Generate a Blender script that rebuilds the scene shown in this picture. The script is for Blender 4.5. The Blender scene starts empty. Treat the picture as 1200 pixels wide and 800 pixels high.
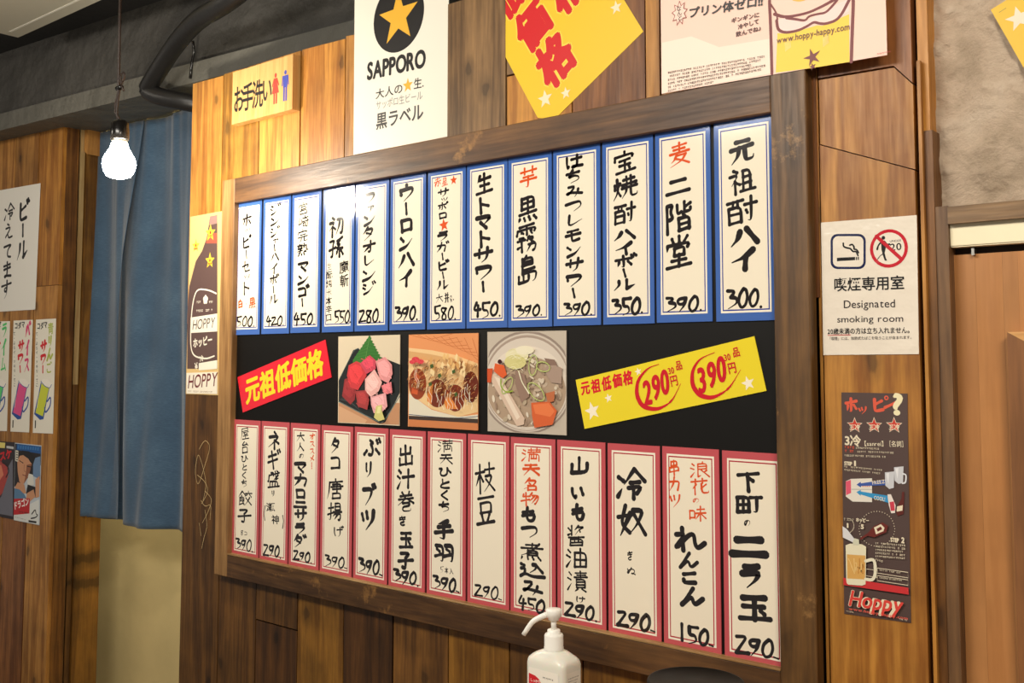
import bpy, bmesh, math, random
from mathutils import Vector, Matrix

SC = bpy.context.scene
COL = SC.collection
random.seed(7)
H = 1.50                                  # camera height above the floor

# ------------------------------------------------------------------ camera
FPX, YAW, PITCH, ROLL, CX, CY = 1190.24, 0.7009472, 0.0715154, 0.00083787, 600.0, 337.957
def _basis():
    cy, sy, cp, sp = math.cos(YAW), math.sin(YAW), math.cos(PITCH), math.sin(PITCH)
    f = Vector((-sy*cp, cy*cp, sp)); r = Vector((cy, sy, 0)); u = r.cross(f)
    return r*math.cos(ROLL)+u*math.sin(ROLL), -r*math.sin(ROLL)+u*math.cos(ROLL), f
CR, CU, CF = _basis()
cam_d = bpy.data.cameras.new('camera')
cam = bpy.data.objects.new('camera', cam_d); COL.objects.link(cam)
cam.matrix_world = Matrix.Translation((0, 0, H)) @ Matrix((CR, CU, -CF)).transposed().to_4x4()
cam_d.sensor_width = 36.0
cam_d.lens = 36.0*FPX/1200.0
cam_d.shift_y = (CY-400.0)/1200.0
cam_d.clip_start = 0.02
SC.camera = cam

# ------------------------------------------------------------------ world, lamps, exposure
w = bpy.data.worlds.new('world'); SC.world = w; w.use_nodes = True
w.node_tree.nodes['Background'].inputs[0].default_value = (1.0, 0.93, 0.84, 1)
w.node_tree.nodes['Background'].inputs[1].default_value = 0.22
SC.view_settings.view_transform = 'Standard'
SC.view_settings.look = 'None'
SC.view_settings.gamma = 1.0
SC.view_settings.exposure = 0.12
SC.view_settings.use_curve_mapping = False
BULB_STRENGTH = 270.0
def area(name, loc, target, sx, sy, power, color):
    d = bpy.data.lights.new(name, 'AREA'); d.shape = 'RECTANGLE'; d.size = sx; d.size_y = sy
    d.energy = power; d.color = color
    o = bpy.data.objects.new(name, d); COL.objects.link(o); o.location = loc
    o.rotation_euler = (Vector(target)-Vector(loc)).to_track_quat('-Z', 'Y').to_euler()
    return o
area('ceiling_lamp', (-1.3, -0.15, 2.50), (-1.4, 1.2, 1.0), 1.2, 0.35, 31, (1.0, 0.93, 0.82))
area('ceiling_lamp', (0.55, 0.1, 2.50), (-0.1, 1.4, 1.3), 0.5, 0.4, 27, (1.0, 0.88, 0.72))
area('ceiling_lamp', (-3.6, -0.1, 2.50), (-3.2, 1.7, 0.9), 0.7, 0.35, 8, (1.0, 0.90, 0.76))
area('passage_fill', (-3.3, 1.86, 1.85), (-3.3, 1.87, 0.0), 0.3, 0.08, 26, (1.0, 0.86, 0.60))  # unseen fill light, added to brighten the passage wall

# ------------------------------------------------------------------ planes seen by the camera
class Plane:
    def __init__(self, x0, y0, th):
        self.x0, self.y0, self.th = x0, y0, th
        self.s = Vector((math.cos(th), math.sin(th), 0)); self.n = Vector((math.sin(th), -math.cos(th), 0))
    def px(self, px, py, off=0.0):        # pixel -> (s, z) on the plane moved off metres towards the room
        d = CR*((px-CX)/FPX) - CU*((py-CY)/FPX) + CF
        P0 = Vector((self.x0, self.y0, H)) + self.n*off; O = Vector((0, 0, H))
        t = (P0-O).dot(self.n)/d.dot(self.n); P = O + d*t
        return ((P-P0).dot(self.s), P.z)
    def world(self, s, z, off=0.0):
        v = Vector((self.x0, self.y0, 0)) + self.s*s + self.n*off; v.z = z; return v
def ray(px, py, depth):
    return Vector((0, 0, H)) + (CR*((px-CX)/FPX) - CU*((py-CY)/FPX) + CF)*depth
def V(ox, oy, k):                          # measurements taken in an enlarged crop
    return lambda x, y: (ox+x/k, oy+y/k)
MAIN = Plane(0, 1.521, 0.0)                # face of the planks behind the menu board
LEFT = Plane(-3.374, 1.63, math.atan(0.095))
PLAS = Plane(-0.46, 1.560, 0.0)            # plaster wall on the right

# ------------------------------------------------------------------ materials
def lin(c):
    c = c/255.0
    return c/12.92 if c <= 0.04045 else ((c+0.055)/1.055)**2.4
def S(r, g, b): return (lin(r), lin(g), lin(b), 1.0)
def newmat(name):
    m = bpy.data.materials.new(name); m.use_nodes = True
    return m, m.node_tree, m.node_tree.nodes['Principled BSDF']
def N(t, typ, **kw):
    n = t.nodes.new(typ)
    for k, v in kw.items():
        if k.startswith('i_'):
            key = k[2:]; n.inputs[int(key) if key.isdigit() else key].default_value = v
        else: setattr(n, k, v)
    return n
def ramp(t, stops):
    r = t.nodes.new('ShaderNodeValToRGB'); e = r.color_ramp.elements
    while len(e) < len(stops): e.new(0.5)
    for k, (p, c) in enumerate(stops): e[k].position = p; e[k].color = c
    return r
def plain(name, c, rough=0.5, metal=0.0, bump=0.0, bscale=60, coat=0.0, var=0.0, spec=0.5, bdist=0.004):
    m, t, b = newmat(name); L = t.links
    b.inputs['Roughness'].default_value = rough; b.inputs['Metallic'].default_value = metal
    b.inputs['Coat Weight'].default_value = coat; b.inputs['Specular IOR Level'].default_value = spec
    b.inputs['Base Color'].default_value = c
    tc = N(t, 'ShaderNodeTexCoord')
    if var:
        no = N(t, 'ShaderNodeTexNoise', i_Scale=bscale*0.2, i_Detail=6.0); L.new(tc.outputs['Object'], no.inputs['Vector'])
        r = ramp(t, [(0.3, tuple(x*(1-var) for x in c[:3])+(1,)), (0.7, tuple(min(1, x*(1+var)) for x in c[:3])+(1,))])
        L.new(no.outputs['Fac'], r.inputs['Fac']); L.new(r.outputs['Color'], b.inputs['Base Color'])
    if bump:
        nb = N(t, 'ShaderNodeTexNoise', i_Scale=bscale, i_Detail=5.0); L.new(tc.outputs['Object'], nb.inputs['Vector'])
        bp = N(t, 'ShaderNodeBump', i_Strength=bump, i_Distance=bdist); L.new(nb.outputs['Fac'], bp.inputs['Height'])
        L.new(bp.outputs['Normal'], b.inputs['Normal'])
    return m
def wood(name, light, dark, axis='z', rough=0.42, knots=0.6, scale=1.0, stain=0.3, wear=None, sat=0.12):
    m, t, b = newmat(name); L = t.links
    tc = N(t, 'ShaderNodeTexCoord'); oi = N(t, 'ShaderNodeObjectInfo')
    mul = N(t, 'ShaderNodeVectorMath', operation='MULTIPLY', i_1=(37.0, 11.0, 23.0))
    L.new(oi.outputs['Random'], mul.inputs[0])
    add = N(t, 'ShaderNodeVectorMath', operation='ADD')
    L.new(tc.outputs['Object'], add.inputs[0]); L.new(mul.outputs[0], add.inputs[1])
    st = {'z': (1, 1, 0.07), 'x': (0.07, 1, 1)}[axis]
    mp = N(t, 'ShaderNodeMapping'); mp.inputs['Scale'].default_value = st; L.new(add.outputs[0], mp.inputs['Vector'])
    # broad wavy figure
    big = N(t, 'ShaderNodeTexNoise', i_Scale=16*scale, i_Detail=3.0, i_Distortion=0.6); L.new(mp.outputs[0], big.inputs['Vector'])
    sn = N(t, 'ShaderNodeMath', operation='MULTIPLY', i_1=24.0); L.new(big.outputs['Fac'], sn.inputs[0])
    sn2 = N(t, 'ShaderNodeMath', operation='SINE'); L.new(sn.outputs[0], sn2.inputs[0])
    sn3 = N(t, 'ShaderNodeMath', operation='MULTIPLY_ADD', i_1=0.5, i_2=0.5); L.new(sn2.outputs[0], sn3.inputs[0])
    fine = N(t, 'ShaderNodeTexNoise', i_Scale=170*scale, i_Detail=5.0); L.new(mp.outputs[0], fine.inputs['Vector'])
    mix = N(t, 'ShaderNodeMath', operation='MULTIPLY_ADD', i_1=0.34); L.new(sn3.outputs[0], mix.inputs[0])
    f2 = N(t, 'ShaderNodeMath', operation='MULTIPLY', i_1=0.75); L.new(fine.outputs['Fac'], f2.inputs[0]); L.new(f2.outputs[0], mix.inputs[2])
    mid = tuple((a+c)/2 for a, c in zip(light, dark))
    r = ramp(t, [(0.20, light), (0.48, mid), (0.78, dark)]); L.new(mix.outputs[0], r.inputs['Fac'])
    col = r.outputs['Color']
    # blotchy stain
    bl = N(t, 'ShaderNodeTexNoise', i_Scale=7.0, i_Detail=4.0, i_Roughness=0.6); L.new(add.outputs[0], bl.inputs['Vector'])
    r2 = ramp(t, [(0.35, (1-stain, 1-stain, 1-stain, 1)), (0.62, (1, 1, 1, 1))]); L.new(bl.outputs['Fac'], r2.inputs['Fac'])
    mx = N(t, 'ShaderNodeMix', data_type='RGBA', blend_type='MULTIPLY'); mx.inputs[0].default_value = 1.0
    L.new(col, mx.inputs[6]); L.new(r2.outputs['Color'], mx.inputs[7]); col = mx.outputs[2]
    if knots:
        km = N(t, 'ShaderNodeMapping'); km.inputs['Scale'].default_value = {'z': (1, 1, 0.55), 'x': (0.55, 1, 1)}[axis]; L.new(add.outputs[0], km.inputs['Vector'])
        kd = N(t, 'ShaderNodeTexNoise', i_Scale=40.0, i_Detail=3.0); L.new(km.outputs[0], kd.inputs['Vector'])
        ka = N(t, 'ShaderNodeMix', data_type='VECTOR'); ka.inputs[0].default_value = 0.02
        L.new(km.outputs[0], ka.inputs[4]); L.new(kd.outputs['Color'], ka.inputs[5])
        sp = N(t, 'ShaderNodeSeparateXYZ'); L.new(ka.outputs[1], sp.inputs[0]); cb = N(t, 'ShaderNodeCombineXYZ'); L.new(sp.outputs[0], cb.inputs[0]); L.new(sp.outputs[2], cb.inputs[1])
        vo = N(t, 'ShaderNodeTexVoronoi', i_Scale=5.0, voronoi_dimensions='2D'); L.new(cb.outputs[0], vo.inputs['Vector'])
        kr = ramp(t, [(0.032, (1-knots, 1-knots, 1-knots, 1)), (0.05, (1-knots*0.45,)*3+(1,)), (0.11, (1, 1, 1, 1))])
        L.new(vo.outputs['Distance'], kr.inputs['Fac'])
        mk = N(t, 'ShaderNodeMix', data_type='RGBA', blend_type='MULTIPLY'); mk.inputs[0].default_value = 1.0
        L.new(col, mk.inputs[6]); L.new(kr.outputs['Color'], mk.inputs[7]); col = mk.outputs[2]
    if wear:
        wn = N(t, 'ShaderNodeTexNoise', i_Scale=9.0, i_Detail=7.0, i_Roughness=0.7); L.new(add.outputs[0], wn.inputs['Vector'])
        wr = ramp(t, [(0.60, (0, 0, 0, 1)), (0.72, (1, 1, 1, 1))]); L.new(wn.outputs['Fac'], wr.inputs['Fac'])
        mw = N(t, 'ShaderNodeMix', data_type='RGBA'); L.new(wr.outputs['Color'], mw.inputs[0])
        L.new(col, mw.inputs[6]); mw.inputs[7].default_value = wear; col = mw.outputs[2]
    hsv = N(t, 'ShaderNodeHueSaturation')
    v = N(t, 'ShaderNodeMapRange'); v.inputs['To Min'].default_value = 1-sat; v.inputs['To Max'].default_value = 1+sat
    L.new(oi.outputs['Random'], v.inputs[0]); L.new(v.outputs[0], hsv.inputs['Value']); L.new(col, hsv.inputs['Color'])
    L.new(hsv.outputs[0], b.inputs['Base Color'])
    rr = N(t, 'ShaderNodeMapRange'); rr.inputs['To Min'].default_value = rough-0.08; rr.inputs['To Max'].default_value = rough+0.16
    L.new(fine.outputs['Fac'], rr.inputs[0]); L.new(rr.outputs[0], b.inputs['Roughness'])
    bp = N(t, 'ShaderNodeBump', i_Strength=0.25, i_Distance=0.002); L.new(mix.outputs[0], bp.inputs['Height']); L.new(bp.outputs['Normal'], b.inputs['Normal'])
    return m
def printed(name, rough, coat=0.0, bump=0.0, bscale=14):   # flat print: the ink colour is stored per face
    m, t, b = newmat(name); L = t.links
    a = N(t, 'ShaderNodeVertexColor', layer_name='ink'); L.new(a.outputs['Color'], b.inputs['Base Color'])
    b.inputs['Roughness'].default_value = rough; b.inputs['Coat Weight'].default_value = coat; b.inputs['Coat Roughness'].default_value = 0.04
    if bump:
        tc = N(t, 'ShaderNodeTexCoord'); nb = N(t, 'ShaderNodeTexNoise', i_Scale=bscale, i_Detail=3.0); L.new(tc.outputs['Object'], nb.inputs['Vector'])
        bp = N(t, 'ShaderNodeBump', i_Strength=bump, i_Distance=0.01); L.new(nb.outputs['Fac'], bp.inputs['Height']); L.new(bp.outputs['Normal'], b.inputs['Normal']); L.new(bp.outputs['Normal'], b.inputs['Coat Normal'])
    return m
M = {}
M['yellow'] = wood('wood_honey', S(212, 150, 66), S(154, 96, 34), stain=0.25)
M['grey'] = wood('wood_weathered', S(158, 122, 80), S(96, 70, 42), stain=0.25)
M['tan'] = wood('wood_tan', S(206, 148, 76), S(146, 94, 38), stain=0.3)
M['red'] = wood('wood_redbrown', S(160, 104, 56), S(104, 60, 28), stain=0.3)
M['dark'] = wood('wood_dark', S(142, 94, 40), S(88, 52, 18), stain=0.4)
M['olive'] = wood('wood_olive', S(190, 138, 54), S(134, 88, 24), stain=0.4)
M['low_a'] = wood('wood_deep_brown', S(128, 86, 38), S(80, 50, 20), stain=0.4)  # the darker brown of the lower planks themselves
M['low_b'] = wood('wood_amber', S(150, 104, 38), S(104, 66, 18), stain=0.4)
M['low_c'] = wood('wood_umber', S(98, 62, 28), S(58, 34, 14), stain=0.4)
M['frame_v'] = wood('frame_stain_upright', S(126, 90, 48), S(78, 52, 24), stain=0.35, knots=0.3, wear=S(176, 132, 78))
M['frame_h'] = wood('frame_stain_rail', S(118, 82, 46), S(72, 46, 24), axis='x', stain=0.35, knots=0.2, wear=S(164, 118, 62))
M['frame_l'] = wood('frame_stain_left', S(186, 142, 88), S(132, 92, 50), stain=0.2, knots=0.3)
M['lit_ledge'] = wood('lit_ledge_wood', S(190, 156, 104), S(140, 104, 60), axis='x', knots=0)  # top of the bottom rail, light from above put into a paler colour
M['door'] = wood('door_cedar', S(192, 136, 82), S(176, 120, 68), stain=0.12, knots=0.0, rough=0.36)
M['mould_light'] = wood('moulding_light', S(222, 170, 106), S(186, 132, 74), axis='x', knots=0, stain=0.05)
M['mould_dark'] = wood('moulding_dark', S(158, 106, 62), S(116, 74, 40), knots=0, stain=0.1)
M['door_frame'] = wood('door_frame_wood', S(146, 108, 70), S(92, 64, 40), stain=0.2, knots=0.1)
M['door_head'] = wood('door_head_wood', S(160, 126, 86), S(84, 60, 38), axis='x', stain=0.1, knots=0.0)
M['pale_v'] = wood('pale_edge_wood', S(196, 168, 116), S(160, 126, 78), knots=0, stain=0.1)
M['sign'] = wood('sign_pine', S(224, 180, 112), S(196, 146, 82), stain=0.1, knots=0.35, sat=0.0)
M['backing'] = plain('dark_backing', S(34, 22, 12), 0.8)
M['black'] = plain('black_board', S(11, 9, 7), 0.5, bump=0.05, spec=0.25)
M['ceiling'] = plain('black_painted_slab', S(30, 29, 28), 0.75, bump=0.5, bscale=25, var=0.35)
M['beam'] = plain('charcoal_painted_concrete', S(64, 62, 58), 0.62, bump=0.8, bscale=9, var=0.5, bdist=0.03)
M['beam_step'] = plain('grey_painted_concrete', S(98, 96, 88), 0.62, bump=0.8, bscale=9, var=0.3, bdist=0.03)
M['pipe'] = plain('black_lagging', S(22, 21, 21), 0.42, bump=0.3, bscale=30)
M['panel'] = plain('cream_plastic', S(206, 202, 184), 0.4)
M['panel_slot'] = plain('white_slot', S(246, 244, 232), 0.4)
M['plaster'] = plain('beige_plaster', S(208, 188, 134), 0.85, bump=0.1, bscale=30, var=0.06)
M['cord'] = plain('dark_cord', S(48, 34, 26), 0.5)
M['socket'] = plain('black_socket', S(22, 20, 18), 0.22)
M['white_metal'] = plain('cream_painted_metal', S(250, 240, 206), 0.35)
M['steel'] = plain('steel', S(200, 198, 190), 0.3, metal=1.0)
M['pump'] = plain('white_polypropylene', S(246, 244, 236), 0.3)
M['bottle'] = plain('milky_plastic', S(232, 230, 218), 0.28)
M['bottle'].node_tree.nodes['Principled BSDF'].inputs['Subsurface Weight'].default_value = 0.25
M['bottle'].node_tree.nodes['Principled BSDF'].inputs['Subsurface Scale'].default_value = 0.01
M['tin'] = plain('black_plastic', S(9, 7, 6), 0.5, bump=0.04, spec=0.2)
M['clear'] = None
M['print'] = printed('matt_print', 0.5)
M['gloss'] = printed('sleeved_print', 0.12, coat=0.5, bump=0.02, bscale=9)
M['film'] = printed('laminated_print', 0.2, coat=0.8, bump=0.35, bscale=26)
M['poster'] = printed('poster_print', 0.45, bump=0.12, bscale=7)

def stone_mat():
    m, t, b = newmat('rough_grey_plaster'); L = t.links
    tc = N(t, 'ShaderNodeTexCoord')
    n1 = N(t, 'ShaderNodeTexNoise', i_Scale=9.0, i_Detail=10.0, i_Roughness=0.65, i_Distortion=0.1); L.new(tc.outputs['Object'], n1.inputs['Vector'])
    r = ramp(t, [(0.3, S(170, 150, 126)), (0.5, S(212, 190, 166)), (0.72, S(232, 214, 192))]); L.new(n1.outputs['Fac'], r.inputs['Fac']); L.new(r.outputs['Color'], b.inputs['Base Color'])
    b.inputs['Roughness'].default_value = 0.8
    n2 = N(t, 'ShaderNodeTexNoise', i_Scale=15.0, i_Detail=12.0, i_Roughness=0.72, i_Distortion=0.25); L.new(tc.outputs['Object'], n2.inputs['Vector'])
    bp = N(t, 'ShaderNodeBump', i_Strength=0.9, i_Distance=0.02); L.new(n2.outputs['Fac'], bp.inputs['Height']); L.new(bp.outputs['Normal'], b.inputs['Normal'])
    return m
M['stone'] = stone_mat()
def cloth_mat():
    m, t, b = newmat('indigo_cotton'); L = t.links
    tc = N(t, 'ShaderNodeTexCoord')
    mp = N(t, 'ShaderNodeMapping'); mp.inputs['Scale'].default_value = (1, 1, 7); L.new(tc.outputs['Object'], mp.inputs['Vector'])
    n1 = N(t, 'ShaderNodeTexNoise', i_Scale=60.0, i_Detail=6.0, i_Roughness=0.7); L.new(mp.outputs[0], n1.inputs['Vector'])
    n2 = N(t, 'ShaderNodeTexNoise', i_Scale=5.0, i_Detail=3.0); L.new(tc.outputs['Object'], n2.inputs['Vector'])
    ad = N(t, 'ShaderNodeMath', operation='MULTIPLY_ADD', i_1=0.5); L.new(n1.outputs['Fac'], ad.inputs[0])
    h = N(t, 'ShaderNodeMath', operation='MULTIPLY', i_1=0.5); L.new(n2.outputs['Fac'], h.inputs[0]); L.new(h.outputs[0], ad.inputs[2])
    r = ramp(t, [(0.3, S(44, 70, 94)), (0.5, S(62, 90, 116)), (0.72, S(90, 118, 140))]); L.new(ad.outputs[0], r.inputs['Fac']); L.new(r.outputs['Color'], b.inputs['Base Color'])
    b.inputs['Roughness'].default_value = 0.85
    b.inputs['Sheen Weight'].default_value = 0.3
    bp = N(t, 'ShaderNodeBump', i_Strength=0.3, i_Distance=0.002); L.new(n1.outputs['Fac'], bp.inputs['Height']); L.new(bp.outputs['Normal'], b.inputs['Normal'])
    return m
M['cloth'] = cloth_mat()
def emis(name, c, s):
    m, t, b = newmat(name); b.inputs['Base Color'].default_value = c
    b.inputs['Emission Color'].default_value = c; b.inputs['Emission Strength'].default_value = s; return m
M['bulb'] = emis('lit_bulb_glass', (1.0, 0.90, 0.74, 1), BULB_STRENGTH)

# ------------------------------------------------------------------ object helpers
def link(name, me, mat, parent=None):
    o = bpy.data.objects.new(name, me); COL.objects.link(o)
    if mat is not None and not me.materials: me.materials.append(mat)
    if parent is not None: o.parent = parent
    return o
def tag(o, label, cat, group=None, kind=None):
    if label: o['label'] = label
    if cat: o['category'] = cat
    if group: o['group'] = group
    if kind: o['kind'] = kind
    return o
def empty(name, loc, rz=0.0):
    o = bpy.data.objects.new(name, None); COL.objects.link(o); o.location = loc; o.rotation_euler = (0, 0, rz)
    o.empty_display_size = 0.05; return o
def prism(poly, y0, y1):                   # polygon in (x, z) pushed through y0..y1
    n = len(poly); v = [(x, y0, z) for x, z in poly]+[(x, y1, z) for x, z in poly]
    a = sum(poly[i][0]*poly[(i+1) % n][1]-poly[(i+1) % n][0]*poly[i][1] for i in range(n))
    f = [tuple(range(n)), tuple(range(2*n-1, n-1, -1))]+[(i, i+n, (i+1) % n+n, (i+1) % n) for i in range(n)]
    if a < 0: f = [tuple(reversed(q)) for q in f]
    me = bpy.data.meshes.new('m'); me.from_pydata(v, [], f); me.update(); return me
def box(x0, x1, y0, y1, z0, z1):
    return prism([(x0, z0), (x1, z0), (x1, z1), (x0, z1)], y0, y1)
def bevel_box(x0, x1, y0, y1, z0, z1, r=0.003, seg=2):
    bm = bmesh.new(); bmesh.ops.create_cube(bm, size=1)
    for v in bm.verts: v.co = Vector(((x0+x1)/2+v.co.x*(x1-x0), (y0+y1)/2+v.co.y*(y1-y0), (z0+z1)/2+v.co.z*(z1-z0)))
    bmesh.ops.bevel(bm, geom=list(bm.edges), offset=r, segments=seg, affect='EDGES')
    me = bpy.data.meshes.new('m'); bm.to_mesh(me); bm.free(); return me
def smooth(me):
    for p in me.polygons: p.use_smooth = True
    return me
def lathe(profile, seg=40, cap=True):
    v, f = [], []
    for r, z in profile:
        for k in range(seg):
            a = 2*math.pi*k/seg; v.append((r*math.cos(a), r*math.sin(a), z))
    for i in range(len(profile)-1):
        for k in range(seg):
            k2 = (k+1) % seg; f.append((i*seg+k, i*seg+k2, (i+1)*seg+k2, (i+1)*seg+k))
    if cap: f.append(tuple(reversed(range(seg)))); f.append(tuple(range((len(profile)-1)*seg, len(profile)*seg)))
    me = bpy.data.meshes.new('m'); me.from_pydata(v, [], f); me.update(); smooth(me)
    if cap: me.polygons[-1].use_smooth = False; me.polygons[-2].use_smooth = False
    return me
def chaikin(pts, n=2, w=0.22):
    for _ in range(n):
        if len(pts) < 3: return pts
        o = [pts[0]]
        for i in range(len(pts)-1):
            a, b = pts[i], pts[i+1]
            if i > 0: o.append(tuple(a[k]*(1-w)+b[k]*w for k in range(len(a))))
            if i < len(pts)-2: o.append(tuple(a[k]*w+b[k]*(1-w) for k in range(len(a))))
        o.append(pts[-1]); pts = o
    return pts
def tube(pts, r, seg=12, sm=2):
    pts = [Vector(p) for p in chaikin([tuple(p) for p in pts], sm)]
    v, f = [], []; up = Vector((0.13, 0.31, 0.94)).normalized()
    for i, p in enumerate(pts):
        t = (pts[min(i+1, len(pts)-1)]-pts[max(i-1, 0)]).normalized()
        a = t.cross(up).normalized(); b = t.cross(a)
        rr = r(i/(len(pts)-1)) if callable(r) else r
        for k in range(seg):
            q = 2*math.pi*k/seg; v.append(p+a*math.cos(q)*rr+b*math.sin(q)*rr)
    for i in range(len(pts)-1):
        for k in range(seg):
            k2 = (k+1) % seg; f.append((i*seg+k, i*seg+k2, (i+1)*seg+k2, (i+1)*seg+k))
    f.append(tuple(reversed(range(seg)))); f.append(tuple(range((len(pts)-1)*seg, len(pts)*seg)))
    me = bpy.data.meshes.new('m'); me.from_pydata([tuple(x) for x in v], [], f); me.update()
    bm = bmesh.new(); bm.from_mesh(me); bmesh.ops.recalc_face_normals(bm, faces=bm.faces); bm.to_mesh(me); bm.free()
    return smooth(me)

# ------------------------------------------------------------------ type: the built-in typeface for printed words
_gc = {}
def glyph(ch, bold=0.0):
    key = (ch, round(bold, 3))
    if key not in _gc:
        c = bpy.data.curves.new('t', 'FONT'); c.body = ch; c.resolution_u = 4; c.offset = bold
        o = bpy.data.objects.new('t', c); COL.objects.link(o)
        me = o.to_mesh()
        _gc[key] = ([(v.co.x, v.co.y) for v in me.vertices], [tuple(p.vertices) for p in me.polygons])
        o.to_mesh_clear(); bpy.data.objects.remove(o); bpy.data.curves.remove(c)
    return _gc[key]

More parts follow.
